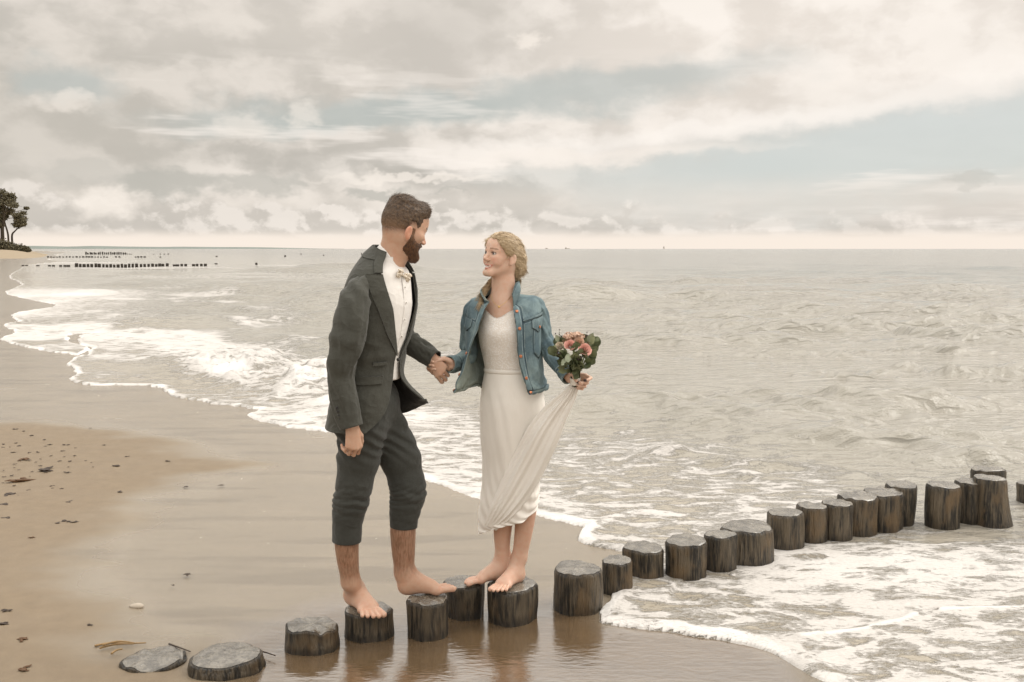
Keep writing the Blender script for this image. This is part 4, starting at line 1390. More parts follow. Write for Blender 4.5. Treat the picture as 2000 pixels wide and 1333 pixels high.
def sheet(rows, nu, nv, closed=False, thick=0.0, disp=None):
    """smooth cloth through rows of control points; returns V, F, s, t, inside flag and the outer grid"""
    Rw = np.asarray(rows, float)
    g = catmull(Rw, nv)
    g = catmull(np.swapaxes(g, 0, 1), nu, closed)
    g = np.swapaxes(g, 0, 1)

    def normals(g):
        if closed:
            du = np.roll(g, -1, 1) - np.roll(g, 1, 1)
        else:
            du = np.gradient(g, axis=1)
        dv = np.gradient(g, axis=0)
        n = np.cross(du, dv)
        return n / (np.linalg.norm(n, axis=-1, keepdims=True) + 1e-12)
    N = normals(g)
    cen = g.mean(axis=(0, 1))
    if ((g - g.mean(1, keepdims=True)) * N).sum(-1).mean() < 0:
        N = -N
    s_, t_ = np.meshgrid(np.linspace(0, 1, nu, endpoint=not closed), np.linspace(0, 1, nv))
    if disp is not None:
        g = g + N * disp(s_, t_, g)[..., None]
        N2 = normals(g)
        N = np.where((N2 * N).sum(-1, keepdims=True) < 0, -N2, N2)
    V = g.reshape(-1, 3); F = grid_faces(nv, nu, closed)
    # orient
    a_, b_, c_ = V[F[:, 0]], V[F[:, 1]], V[F[:, 2]]
    if (np.cross(b_ - a_, c_ - a_) * N.reshape(-1, 3)[F[:, 0]]).sum() < 0:
        F = F[:, ::-1]
    ss_, tt_ = s_.ravel(), t_.ravel(); ins_ = np.zeros(len(V))
    if thick > 0:
        n = len(V)
        V = np.concatenate([V, V - N.reshape(-1, 3) * thick])
        F = [F, F[:, ::-1] + n]
        idx = np.arange(n).reshape(nv, nu)
        rims = [idx[0], idx[-1]] if closed else [idx[0], idx[-1], idx[:, 0], idx[:, -1]]
        for r_ in rims:
            nx = np.roll(r_, -1) if closed else r_[1:]
            r0 = r_ if closed else r_[:-1]
            F.append(np.stack([r0, nx, nx + n, r0 + n], -1))
        F = np.concatenate(F)
        ss_, tt_ = np.tile(ss_, 2), np.tile(tt_, 2); ins_ = np.concatenate([ins_, ins_ + 1])
    return V, F, ss_, tt_, ins_, g, N


def sheet_obj(name, rows, nu, nv, mat, parent, closed=False, thick=0.0, disp=None, extra=None):
    V, F, s_, t_, i_, g, N = sheet(rows, nu, nv, closed, thick, disp)
    at = {'inside': i_, 's': s_, 't': t_}
    if extra:
        at.update(extra(V, s_, t_))
    o = obj(name, mesh_np(name, V, F, True, at), mat, parent)
    return o, g, N


def tube_rows(path, rad, m=14, squash=None):
    """rows for sheet(): rings along a path"""
    P = np.asarray(path, float); T, N, Bn = frames(P)
    a = np.linspace(0, 2 * math.pi, m, endpoint=False)
    rad = np.asarray(rad, float)
    return [P[i] + rad[i] * (np.cos(a)[:, None] * N[i] + np.sin(a)[:, None] * Bn[i]) for i in range(len(P))]


def patch(g, N, s0, s1, t0, t1, off, nu=12, nv=6, shape=None):
    """a strip lying on a cloth grid"""
    nv_, nu_ = g.shape[:2]
    S_, T_ = np.meshgrid(np.linspace(s0, s1, nu), np.linspace(t0, t1, nv))
    if shape is not None:
        S_, T_ = shape(S_, T_)
    def samp(A):
        x = np.clip(S_ * (nu_ - 1), 0, nu_ - 1.001); y = np.clip(T_ * (nv_ - 1), 0, nv_ - 1.001)
        i = y.astype(int); j = x.astype(int); fy = (y - i)[..., None]; fx = (x - j)[..., None]
        return (A[i, j] * (1 - fx) + A[i, j + 1] * fx) * (1 - fy) + (A[i + 1, j] * (1 - fx) + A[i + 1, j + 1] * fx) * fy
    P = samp(g); n = samp(N)
    top = P + n * off; bot = P - n * .002
    V = np.concatenate([top.reshape(-1, 3), bot.reshape(-1, 3)])
    F = grid_faces(nv, nu)
    k = nv * nu
    idx = np.arange(k).reshape(nv, nu)
    Fs = [F, F[:, ::-1] + k]
    for r_ in (idx[0], idx[-1], idx[:, 0], idx[:, -1]):
        Fs.append(np.stack([r_[:-1], r_[1:], r_[1:] + k, r_[:-1] + k], -1))
    return V, np.concatenate(Fs)


def patch_obj(name, g, N, s0, s1, t0, t1, off, mat, parent, nu=12, nv=6, shape=None):
    V, F = patch(g, N, s0, s1, t0, t1, off, nu, nv, shape)
    me = mesh_np(name, V, F, True, {'inside': np.zeros(len(V)), 's': np.zeros(len(V)), 't': np.zeros(len(V))})
    o = obj(name, me, mat, parent)
    return o


def strands(rg, guides, n, jit, r0=.0011, seg=9, sides=3):
    """hair strands that follow guide curves"""
    VV, FF, k = [], [], 0
    for gd, wgt in guides:
        Q = catmull(gd, seg)
        for _ in range(max(1, int(n * wgt))):
            j0 = rg.normal(0, 1, 3) * jit; j1 = rg.normal(0, 1, 3) * jit * 1.2
            tt = np.linspace(0, 1, seg)[:, None]
            C = Q + j0 * (1 - tt) + j1 * tt
            C = C[: rg.integers(max(4, seg - 4), seg + 1)]
            rad = np.linspace(r0, r0 * .45, len(C))
            V, F = tube_vf(C, rad, sides, False)
            VV.append(V); FF.append(F + k); k += len(V)
    return np.concatenate(VV), np.concatenate(FF)


def fur(rg, V, F, sel, dirfn, lenfn, n, width, lift=.25, seg=4, jit=.25, sink=.0015):
    """flat tapering hairs rooted on a surface and combed along a direction field"""
    a_, b_, c_ = V[F[:, 0]], V[F[:, 1]], V[F[:, 2]]
    fn = np.cross(b_ - a_, c_ - a_)
    N = np.zeros_like(V)
    for k in range(4):
        np.add.at(N, F[:, k], fn)
    N /= np.linalg.norm(N, axis=1, keepdims=True) + 1e-12
    idx = np.nonzero(sel)[0]
    idx = idx[rg.integers(0, len(idx), n)]
    P, nn = V[idx] + rg.normal(0, .0012, (n, 3)), N[idx]
    D = dirfn(P) + rg.normal(0, jit, (n, 3))
    D = D - nn * (D * nn).sum(1, keepdims=True)
    D /= np.linalg.norm(D, axis=1, keepdims=True) + 1e-9
    L = lenfn(P) * rg.uniform(.55, 1.15, n)
    sd_ = np.cross(D, nn)
    t = np.linspace(0, 1, seg + 1)
    lf = lift * rg.uniform(.2, 1.4, n)
    C = P[:, None] - nn[:, None] * sink + D[:, None] * (L[:, None] * t)[..., None] + nn[:, None] * ((lf * L)[:, None] * (t * (1.15 - t)))[..., None]
    w = (width * rg.uniform(.6, 1.3, n))[:, None] * (1 - t * .8)
    A = C + sd_[:, None] * w[..., None]; Bq = C - sd_[:, None] * w[..., None]
    VV = np.stack([A, Bq], 2).reshape(-1, 3)
    base = (np.arange(n) * (seg + 1) * 2)[:, None] + (np.arange(seg) * 2)[None]
    FF = np.stack([base, base + 1, base + 3, base + 2], -1).reshape(-1, 4)
    return VV, FF


# ------------------------------------------------------------------ skin and cloth materials
def skin_mat(name):
    m, b, p = new_mat(name)
    c = attr(b, 'Col', 'Color')
    P_ = pos(b)
    n = b.noise(P_, 45, 4, 0.6)
    c = b.mix(b.m('MULTIPLY', b.ss(n, .35, .7), .30), c, b.mix(1.0, c, (0.92, 0.62, 0.52), 'MULTIPLY'))
    hr = attr(b, 'fuzz')
    st = b.noise(b.v('MULTIPLY', P_, (150, 150, 26)), 1, 3, .6)
    c = b.mix(b.m('MULTIPLY', hr, b.ss(st, .34, .66, .35, .8)), c, srgb(92, 62, 40))
    b.put(p.inputs['Base Color'], c)
    p.inputs['Roughness'].default_value = .42
    p.inputs['Specular IOR Level'].default_value = .35
    p.inputs['Subsurface Weight'].default_value = .12
    p.inputs['Subsurface Radius'].default_value = (.012, .005, .003)
    p.inputs['Subsurface Scale'].default_value = .6
    bump(b, p, b.noise(P_, 260, 3, .6), .12, .003)
    return m


def cloth_mat(name, c0, c1, rough=.85, weave=900, wr=26, wb=.35, sheen=.15):
    m, b, p = new_mat(name)
    P_ = pos(b)
    n = b.noise(P_, 7, 4, .6); f = b.noise(b.v('MULTIPLY', P_, (1, 1, .55)), weave, 1, .5)
    c = b.mix(n, c0, c1)
    c = b.mix(b.ss(f, .3, .7, 0, .10), c, b.mix(.35, c, (.9, .9, .88)))
    b.put(p.inputs['Base Color'], c)
    p.inputs['Roughness'].default_value = rough
    p.inputs['Specular IOR Level'].default_value = .2
    p.inputs['Sheen Weight'].default_value = sheen
    cr = b.m('SUBTRACT', 1.0, b.m('MULTIPLY', b.m('ABSOLUTE', b.m('SUBTRACT', b.noise(b.v('MULTIPLY', P_, (1, 1, 1.5)), 8.5, 2, .5), .5)), 4.0), clamp=True)
    cr = b.m('POWER', cr, 3.0)
    w = b.m('ADD', b.noise(P_, wr, 3, .55), b.m('MULTIPLY', cr, .55))
    bump(b, p, b.m('ADD', w, b.m('MULTIPLY', f, .06)), wb, .012)
    return m


m_skin = skin_mat('skin')
m_suit = cloth_mat('grey_wool_suit', srgb(54, 54, 47), srgb(67, 66, 57))
m_suit_in = cloth_mat('dark_suit_lining', srgb(32, 30, 27), srgb(42, 39, 35), .6)
m_trouser = cloth_mat('grey_wool_trousers', srgb(44, 45, 40), srgb(56, 56, 50))
m_shirt = cloth_mat('white_shirt_cotton', srgb(226, 221, 215), srgb(238, 234, 228), .8, 900, 30, .2)
m_hair_m = None


def hair_mat(name, c0, c1, c2, dirv=(60, 60, 60), rough=.5):
    m, b, p = new_mat(name)
    oc = pos(b)
    n = b.noise(b.v('MULTIPLY', oc, dirv), 1, 4, .65)
    c = b.mix(b.ss(n, .3, .7), c0, c1)
    c = b.mix(b.ss(b.noise(oc, 22, 3, .6), .5, .75, 0, .6), c, c2)
    fd = attr(b, 'fade')
    c = b.mix(fd, c, b.mix(.55, c, srgb(176, 138, 108)))
    b.put(p.inputs['Base Color'], c)
    p.inputs['Roughness'].default_value = rough
    p.inputs['Specular IOR Level'].default_value = .4
    p.inputs['Anisotropic'].default_value = .5
    bump(b, p, n, .6, .006)
    return m


m_hair_m = hair_mat('brown_hair', srgb(58, 44, 32), srgb(98, 77, 56), srgb(80, 60, 42), (90, 90, 90))
m_beard = hair_mat('reddish_beard', srgb(52, 36, 26), srgb(112, 76, 48), srgb(66, 46, 32), (170, 170, 60))
m_hair_w = hair_mat('blond_hair', srgb(172, 147, 114), srgb(208, 186, 152), srgb(190, 165, 130), (60, 60, 150), .42)
m_eye, b, p = new_mat('eye')
b.put(p.inputs['Base Color'], attr(b, 'Col', 'Color'))
p.inputs['Roughness'].default_value = .08


def eye_obj(c, R, s, parent, look):
    """an eyeball with a painted iris looking along look"""
    mb = MB()
    th = np.linspace(0, math.pi, 15); ph = np.linspace(0, 2 * math.pi, 20, endpoint=False)
    V = np.array([[math.sin(a_) * math.cos(b_), math.sin(a_) * math.sin(b_), math.cos(a_)] for a_ in th for b_ in ph])
    z = unit(look); x = unit(np.cross(z, R[2])); y = np.cross(z, x)
    Wd = np.asarray(c) + .0118 * s * (V[:, :1] * x + V[:, 1:2] * y + V[:, 2:] * z)
    col = np.where(V[:, 2:] > .80, np.array(srgb(38, 40, 42)), np.array(srgb(186, 176, 168)))
    me = mesh_np('eye', Wd, grid_faces(15, 20, True), True, {'Col': col})
    return obj('eye', me, m_eye, parent)

# ------------------------------------------------------------------ the man
MY = 4.30
M = lambda u, v, dy=0.0: W(u, v, MY + dy)
man = thing('person', (W(735, 1215, MY)[0], MY, 0.0), 'bearded man in dark grey suit with rolled trousers and white shirt, barefoot on two piles', 'person')
man_off = np.array(man.location)


def kid(o):
    """geometry is laid out in world space: keep it there under the thing's empty"""
    o.matrix_parent_inverse = Matrix.Translation(-Vector(man_off))
    return o


# head: turned away from the camera towards the woman, looking down a little
hb_ = math.radians(30); hp_ = math.radians(20)
hf = np.array([math.cos(hb_) * math.cos(hp_), math.sin(hb_) * math.cos(hp_), -math.sin(hp_)])
HR = rot_frame(hf, (0.06, 0, 1))
HC = M(790, 446, 0.0)
HS = 1.01
S = SDF()
HT = add_head(S, HC, HR, HS)
S.chain([HT(0, -.03, -.03), M(770, 492, .01), M(752, 530, .01)], [.056, .057, .068], .03)
# torso, shoulders and arms (under the suit)
S.chain([M(748, 535, 0), M(738, 590, 0), M(728, 650, 0), M(721, 720, 0), M(721, 790, 0)], [.075, .095, .095, .092, .095], .05)
fj = np.array([math.cos(math.radians(25)), -math.sin(math.radians(25)), 0]); rj = np.array([-math.sin(math.radians(25)), -math.cos(math.radians(25)), 0])
S.cap(M(742, 560) + rj * .14, M(742, 560) - rj * .14, .045, .045, .04)
arm_r = [M(702, 566, -.15), M(688, 620, -.22), M(668, 700, -.245), M(672, 770, -.237), M(686, 826, -.243)]
S.chain(arm_r, [.045, .043, .036, .032, .026], .02)
hand_r_tips = add_hand(S, M(688, 834, -.243), (.06, .02, -1), (.62, -.78, .05), 1, 1.0, ((38, 52, 36), (42, 56, 38), (46, 58, 38), (50, 60, 40)))
arm_l = [M(765, 570, .15), M(772, 640, .19), M(800, 672, .17), M(838, 695, .115)]
S.chain(arm_l, [.045, .04, .034, .026], .02)
HL = M(840, 697, .11)
add_hand(S, HL, (.50, -.06, -.66), (-.34, -.80, .42), -1, .98, ((30, 50, 34), (38, 60, 40), (44, 66, 44), (48, 70, 46)), ((.014, .018, -.010), (.040, .040, -.020), (.066, .038, -.030), (.090, .026, -.032)))
# legs
S.chain([M(707, 840, -.08), M(697, 900, -.08), M(690, 960, -.085), M(678, 1030, -.075), M(677, 1060, -.07), M(680, 1100, -.06), M(685, 1135, -.05)], [.070, .060, .048, .045, .0485, .043, .035], .012, 22)
S.chain([M(755, 840, .07), M(783, 900, .06), M(796, 955, .05), M(788, 1020, .04), M(787, 1040, .04), M(788, 1080, .04), M(790, 1118, .035)], [.070, .060, .050, .049, .0525, .048, .038], .012, 22)
pr, pl_ = PB[3], PB[4]
zr = pr[0][2] + pr[1] + .009; zl = pl_[0][2] + pl_[1] + .011
# right foot: toes towards the camera and to the right
toe_r = W(742, 1198, MY - .10); heel_r = M(684, 1166, .045); heel_r[2] = zr + .004
fr_dir = np.array([.135, -.19, 0])
add_foot(S, heel_r, fr_dir, 1, 1.10, ankle=M(686, 1140, -.045), ra=.036)
# left foot: in profile
heel_l = M(782, 1160, .03); heel_l[2] = zl + .002
fl_dir = np.array([1.0, .02, 0.0])
add_foot(S, heel_l, fl_dir, -1, 1.02, toe_up=.016, ankle=M(790, 1122, .035), ra=.038, n=(0.0, 0, 1))
V, F = S.mesh(.0038)


def paint_man(V):
    q = (V - HC) @ HR.T / HS
    skin = np.array(srgb(196, 160, 136)); c = np.tile(skin, (len(V), 1))
    red = np.array(srgb(200, 138, 112))
    def lay(w, col):
        nonlocal c
        c = c * (1 - w[:, None]) + np.array(col) * w[:, None]
    head = (np.abs(q[:, 0]) < .12) & (np.abs(q[:, 1]) < .15) & (q[:, 2] > -.2) & (q[:, 2] < .15)
    # ears and nose are redder
    lay(head * sstep(np.abs(q[:, 0]), .074, .086) * .55, srgb(206, 132, 104))
    lay(head * sstep(q[:, 1], .092, .108) * .4, red)
    # cropped sides fade into the skin
    line = np.where(q[:, 1] > .035, .07, np.where(q[:, 1] > -.005, .025 + .2 * (q[:, 1] + .005), -.012 - .35 * np.maximum(-q[:, 1] - .03, 0)))
    fade_ = sstep(q[:, 2] - line, -.035, .012) * head * (q[:, 1] < .075) * sstep(np.abs(q[:, 0]), .081, .077)
    nz = n3(V * 420, 3)
    lay(np.clip(fade_ * (.55 + .6 * nz), 0, .95), srgb(84, 64, 46))
    lay(head * sstep(np.abs(q[:, 2] - .022 - .004 * (np.abs(q[:, 0]) > .03)), .007, .002) * (q[:, 1] > .05) * (np.abs(q[:, 0]) < .055) * (np.abs(q[:, 0]) > .008) * .9, srgb(70, 50, 36))
    lay(head * sstep(np.abs(q[:, 2] + .062), .008, .003) * (q[:, 1] > .07) * (np.abs(q[:, 0]) < .022) * .5, srgb(170, 100, 88))
    fuzz = np.zeros(len(V))
    low = V[:, 2] < .62
    fuzz = low * sstep(V[:, 2], .225, .30) * .95 * (.55 + .6 * n3(V * [30, 30, 14], 8))
    feet = low * sstep(V[:, 2], .22, .16)
    lay(feet * .5, srgb(216, 178, 156))
    lay((V[:, 2] < .62) * sstep(V[:, 2], .24, .30) * .35, srgb(160, 116, 86))
    return {'Col': c, 'fuzz': np.clip(fuzz, 0, .85)}


kid(obj('body', mesh_np('man_body', V, F, True, paint_man(V)), m_skin, man))
for q in (-1, 1):
    kid(eye_obj(HT(q * .031, .0735, .002), HR, HS, man, hf))

# hair: cropped sides, longer swept top
S = SDF()
e = lambda p_, r_, k, mode='u', RR=None: S.ell(HT(*p_), np.array(r_) * HS, HR if RR is None else RR, k, mode)
e((0, -.012, .028), (.0785, .1000, .0935), .0)
e((0, .018, .080), (.058, .075, .046), .03)
e((0, .050, .096), (.050, .032, .030), .02)
e((0, -.045, .085), (.055, .055, .045), .03)


def hair_cut(P):
    q = (P - HC) @ HR.T / HS
    y = q[:, 1]
    line = np.interp(y, [-.12, -.06, -.03, -.012, .012, .03, .045, .062, .09, .12], [-.062, -.060, -.030, .026, .032, .006, .020, .066, .078, .082])
    return (line - q[:, 2]) * HS


S.fun(hair_cut, HC - .2, HC + .2, .012, 'i')


def hair_disp(P):
    q = (P - HC) @ HR.T / HS
    top = sstep(q[:, 2], .04, .09)
    a_ = n3(np.column_stack([q[:, 0] * 95, q[:, 1] * 22, q[:, 2] * 55]), 4) - .5
    b_ = n3(np.column_stack([q[:, 0] * 210, q[:, 1] * 70, q[:, 2] * 150]), 6) - .5
    rd = sstep(np.abs(q[:, 0] - .030), .010, .003) * sstep(q[:, 2], .07, .10)
    return a_ * .006 * top + b_ * .002 - rd * .006


S.disp = hair_disp
V, F = S.mesh(.0026)
q = (V - HC) @ HR.T / HS
fade = sstep(q[:, 2], .035, -.045) * (q[:, 1] < .05) * .75
hair = kid(obj('hair', mesh_np('man_hair', V, F, True, {'fade': fade}), m_hair_m, man))
rg = np.random.default_rng(5)
toq = lambda P: (P - HC) @ HR.T / HS


def comb_m(P):
    q = toq(P); tp = sstep(q[:, 2], .055, .085)[:, None]
    side_ = np.column_stack([0 * q[:, 0], -.35 + 0 * q[:, 0], -1 + 0 * q[:, 0]])
    top_ = np.column_stack([-.35 + 0 * q[:, 0], 1 + 0 * q[:, 0], .35 + 0 * q[:, 0]])
    return (side_ * (1 - tp) + top_ * tp) @ HR


len_m = lambda P: .007 + .026 * sstep(toq(P)[:, 2], .05, .09) * (1 - .75 * sstep(toq(P)[:, 1], .04, .075))
V2, F2 = fur(rg, V, F, np.ones(len(V), bool), comb_m, len_m, 9000, .0008, .10, 4, .13)
q = toq(V2)
st_ = obj('hair_strands', mesh_np('man_strands', V2, F2, True, {'fade': sstep(q[:, 2], .02, -.05) * .7}), m_hair_m, hair); st_['kind'] = 'stuff'

# beard
S = SDF()
S.ell(HT(0, .025, -.058), np.array((.0635, .066, .058)) * HS, HR, .0)
for q_ in (-1, 1):
    S.cap(HT(q_ * .056, .008, -.040), HT(q_ * .026, .066, -.098), .021 * HS, .019 * HS, .02)
    S.cap(HT(q_ * .071, .012, .0), HT(q_ * .062, .012, -.04), .009 * HS, .013 * HS, .012)
    S.cap(HT(q_ * .030, .068, -.054), HT(0, .092, -.047), .0085 * HS, .0075 * HS, .012)
S.cap(HT(-.012, .080, -.106), HT(.012, .080, -.106), .022 * HS, .022 * HS, .02)
S.ell(HT(0, .095, -.060), np.array((.021, .014, .006)) * HS, HR, .006, 's')


def beard_cut(P):
    q = (P - HC) @ HR.T / HS
    ax = np.abs(q[:, 0])
    top_ = np.interp(q[:, 1], [-.03, .008, .024, .045, .062, .08, .11], [-.06, .012, .006, -.036, -.044, -.040, -.036])
    return np.maximum(q[:, 2] - top_, np.interp(q[:, 2], [-.14, -.09, -.06, -.03, .02], [.016, -.002, -.004, .002, .004]) - q[:, 1]) * HS


S.fun(beard_cut, HC - .2, HC + .2, .010, 'i')
S.disp = lambda P: (n3(P * 380, 5) - .5) * .0035 + (n3(P * 140, 9) - .5) * .002
V, F = S.mesh(.0026)
q = (V - HC) @ HR.T / HS
beard = kid(obj('beard', mesh_np('man_beard', V, F, True, {'fade': sstep(q[:, 2], -.07, .0) * .5}), m_beard, man))
V2, F2 = fur(rg, V, F, np.ones(len(V), bool), lambda P: np.tile(.9 * -HR[2] + .45 * HR[1], (len(P), 1)), lambda P: np.full(len(P), .010), 5000, .0007, .15, 3, .25)
q = toq(V2)
o = obj('beard_strands', mesh_np('beard_strands', V2, F2, True, {'fade': sstep(q[:, 2], -.07, .0) * .5}), m_beard, beard); o['kind'] = 'stuff'


# suit jacket -------------------------------------------------------------------------------------
JR = [  # v, centre u, half depth, half width, opening angle near side, far side
    (489, 762, .058, .064, 72, 72), (497, 758, .070, .082, 64, 64), (510, 751, .086, .118, 55, 53), (535, 746, .108, .172, 45, 42), (568, 743, .128, .192, 36, 32),
    (600, 741, .138, .186, 29, 26), (650, 733, .140, .176, 18, 16), (690, 726, .134, .168, 5, 5), (735, 720, .133, .170, 4, 8),
    (775, 719, .137, .190, 11, 14), (805, 718, .141, .196, 24, 22), (832, 717, .145, .203, 50, 40)]
JR = np.array(JR, float)


def jrow(v):
    return [np.interp(v, JR[:, 0], JR[:, k]) for k in range(1, 6)]


def jpoint(v, ph, off=0.0):
    """point of the jacket at row v and angle ph (degrees from the front towards his right)"""
    uc, d_, w_, a_, b_ = jrow(v)
    c_ = M(uc, v, 0)
    r_ = math.radians(ph)
    # squarish chest
    e_ = .88
    cx = np.sign(math.cos(r_)) * abs(math.cos(r_)) ** e_; sx = np.sign(math.sin(r_)) * abs(math.sin(r_)) ** e_
    p_ = c_ + fj * (d_ + off) * cx + rj * (w_ + off) * sx
    far_front = math.exp(-(((360 - ph) - b_) / 38.0) ** 2) if ph > 180 else 0
    low = float(sstep(np.array(v), 715, 790))
    p_ = p_ + far_front * low * (fj * .105 + rj * -.02) + np.array([0, 0, .095]) * far_front * float(sstep(np.array(v), 770, 832))
    p_[2] -= .024 * math.cos(r_) * float(sstep(np.array(v), 540, 490))
    back = math.exp(-((ph - 172) / 26.0) ** 2)
    p_ = p_ - fj * .03 * back * float(sstep(np.array(v), 760, 832)) - fj * .012 * back * float(sstep(np.array(v), 620, 540))
    return p_


rows = []
for v in JR[:, 0]:
    uc, d_, w_, a_, b_ = jrow(v)
    rows.append([jpoint(v, a_ + (360 - a_ - b_) * j / 22) for j in range(23)])


def jfold(s_, t_, g):
    f = (fbm2(s_ * 9 + t_ * 5, t_ * 9 - s_ * 6, 3, 31) - .5) * .012 * sstep(t_, .25, .5)
    f += np.exp(-((t_ - .64 - .10 * (s_ - .1)) / .022) ** 2) * .010 * np.exp(-((s_ - .12) / .11) ** 2)
    f += np.exp(-((t_ - .60 + .30 * (s_ - .06)) / .020) ** 2) * .008 * np.exp(-((s_ - .16) / .10) ** 2)
    f -= np.exp(-((t_ - .67) / .03) ** 2) * .008 * np.exp(-((s_ - .16) / .14) ** 2)
    return f


jacket, JG, JN = sheet_obj('suit_jacket', rows, 190, 150, m_suit, man, False, .0045, jfold)
kid(jacket)
jacket.data.materials.append(m_suit_in)
ni = len(jacket.data.polygons)
mi = np.zeros(ni, np.int32); mi[189 * 149: 2 * 189 * 149] = 1
jacket.data.materials.append(m_suit_in); jacket.data.polygons.foreach_set('material_index', mi)


def on_jacket(v0, v1, f0, f1, off, nv=26, nu=8):
    """strip between two angle functions of v, standing off the jacket"""
    P_ = []
    for v in np.linspace(v0, v1, nv):
        P_.append([jpoint(v, a_, off) for a_ in np.linspace(f0(v), f1(v), nu)])
    return np.array(P_)


def strip(P_, name, mat, parent, th=.004):
    V, F, s_, t_, i_, g, N = sheet(P_, P_.shape[1] * 3, P_.shape[0] * 2, False, th)
    return obj(name, mesh_np(name, V, F, True, {'inside': i_, 's': s_, 't': t_}), mat, parent)


af = lambda v: jrow(v)[3] - 1.5
bf = lambda v: jrow(v)[4] - 1.5
lapw = lambda v: float(np.interp(v, [533, 545, 600, 650, 685, 692], [33, 31, 25, 15, 4, 1.0]))
colw = lambda v: float(np.interp(v, [489, 500, 515, 533], [30, 26, 21, 15]))
strip(on_jacket(534, 692, af, lambda v: af(v) + lapw(v), .008), 'lapel', m_suit, jacket)
strip(on_jacket(489, 531, af, lambda v: af(v) + colw(v), .010, 16), 'collar', m_suit, jacket)
strip(on_jacket(534, 692, lambda v: 360 - bf(v) - lapw(v), lambda v: 360 - bf(v), .008), 'lapel', m_suit, jacket)
strip(on_jacket(489, 531, lambda v: 360 - bf(v) - colw(v), lambda v: 360 - bf(v), .010, 16), 'collar', m_suit, jacket)
# back of the collar
strip(on_jacket(489, 506, lambda v: af(v) + colw(v) - 3, lambda v: 363 - bf(v) - colw(v), .0075, 10, 24), 'collar', m_suit, jacket)
# pockets on his right side
strip(on_jacket(727, 742, lambda v: 26, lambda v: 72, .007, 8, 16), 'pocket_flap', m_suit, jacket, .005)
strip(on_jacket(701, 707, lambda v: 22, lambda v: 47, .006, 6, 12), 'pocket_welt', m_suit, jacket, .005)
S = SDF(); c_ = jpoint(699, 3, .012)
S.ell(c_, (.008, .008, .008), None, 0)
V, F = S.mesh(.0025); obj('button', mesh_np('button', V, F), m_suit_in, jacket)


def sleeve_fold(seed, elbow=.5, amp=.010):
    def f(s_, t_, g):
        r = (fbm2(np.cos(s_ * 6.283) * 2.2 + t_ * 7, np.sin(s_ * 6.283) * 2.2 + t_ * 5 + 9, 3, seed) - .5) * amp * 2.0
        w_ = np.exp(-((t_ - elbow) / .16) ** 2)
        r += w_ * amp * .55 * np.sin((t_ * 46 + 2.2 * np.sin(s_ * 6.283 + seed)) + 3 * fbm2(s_ * 4, t_ * 6, 2, seed + 3)) * (0.5 + .5 * np.cos(s_ * 6.283 + 1.0))
        r += np.exp(-((t_ - .18) / .12) ** 2) * amp * .4 * np.sin(t_ * 50 + 4 * np.cos(s_ * 6.283))
        return r * sstep(1 - t_, 0, .06)
    return f


def sleeve(name, path, rad, parent, mat, seed, elbow, nu=56, nv=90, amp=.010, m=16, mat_in=None):
    P_ = catmull(np.column_stack([np.asarray(path), rad]), 16)
    o, g, N = sheet_obj(name, tube_rows(P_[:, :3], P_[:, 3], m), nu, nv, mat, parent, True, .004, sleeve_fold(seed, elbow, amp))
    if mat_in:
        o.data.materials.append(mat_in)
        k = len(o.data.polygons); mi = np.zeros(k, np.int32); mi[nu * (nv - 1): 2 * nu * (nv - 1)] = 1
        o.data.polygons.foreach_set('material_index', mi)
    return o, g, N


sl, SG_, SN_ = sleeve('sleeve', [M(716, 540, -.10), M(702, 562, -.160), M(692, 590, -.205), M(686, 625, -.232), M(680, 660, -.242), M(669, 700, -.245), M(666, 740, -.235), M(673, 785, -.24), M(686, 834, -.245)],
                      [.026, .048, .064, .071, .071, .063, .055, .055, .050], jacket, m_suit, 3, .55, mat_in=m_suit_in)
sl['label'] = 'dark grey sleeve of the arm hanging down'
sleeve('sleeve', [M(755, 560, .13), M(764, 600, .17), M(776, 645, .19), M(796, 667, .17), M(822, 684, .14), M(850, 702, .105)], [.055, .066, .060, .052, .046, .040], jacket, m_suit, 9, .55, mat_in=m_suit_in)
for i in range(4):
    # cuff buttons on the outside of the near sleeve
    c_ = M(658 + i * 2.2, 797 + i * 7, -.288 + .002 * i)
    S = SDF(); S.ell(c_, (.0065, .006, .0065), None, 0)
    V, F = S.mesh(.002, False); obj('cuff_button', mesh_np('cuff_button', V, F), m_suit_in, sl)

# shirt: body, collar
rows = []
for v in (502, 514, 530, 550, 575, 600, 650, 700, 740):
    uc, d_, w_, a_, b_ = jrow(v)
    c_ = M(uc, v, 0)
    k = .82 if v < 520 else .95
    rows.append([c_ + fj * d_ * k * math.cos(a) + rj * w_ * (k - .08) * math.sin(a) for a in np.linspace(0, 2 * math.pi, 18, endpoint=False)])
shirt, g_, n_ = sheet_obj('shirt', rows, 80, 60, m_shirt, man, True, .002, lambda s_, t_, g: (fbm2(s_ * 16, t_ * 8, 3, 8) - .5) * .006)
kid(shirt)
nk = unit(M(757, 520) - M(775, 480, .01))                     # axis of the neck, downwards
cc = M(767, 503, .005)
ff = unit(fj - nk * fj.dot(nk)); rr_ = np.cross(nk, ff)
if rr_.dot(rj) < 0:
    rr_ = -rr_
rows = []
for (dn, r1, dip) in ((.030, .064, .0), (-.006, .064, .012), (-.012, .066, .014), (-.004, .071, .016), (.030, .080, .045), (.036, .081, .052)):
    ring_ = []
    for a in np.linspace(.16, 2 * math.pi - .16, 21):
        fr = max(0, math.cos(a)) ** 3
        ring_.append(cc + ff * r1 * math.cos(a) * 1.02 + rr_ * r1 * math.sin(a) * .98 + nk * (dn + dip * fr + .036 * math.cos(a)))
    rows.append(ring_)
col_, g_, n_ = sheet_obj('shirt_collar', rows, 70, 30, m_shirt, shirt, False, .0015)
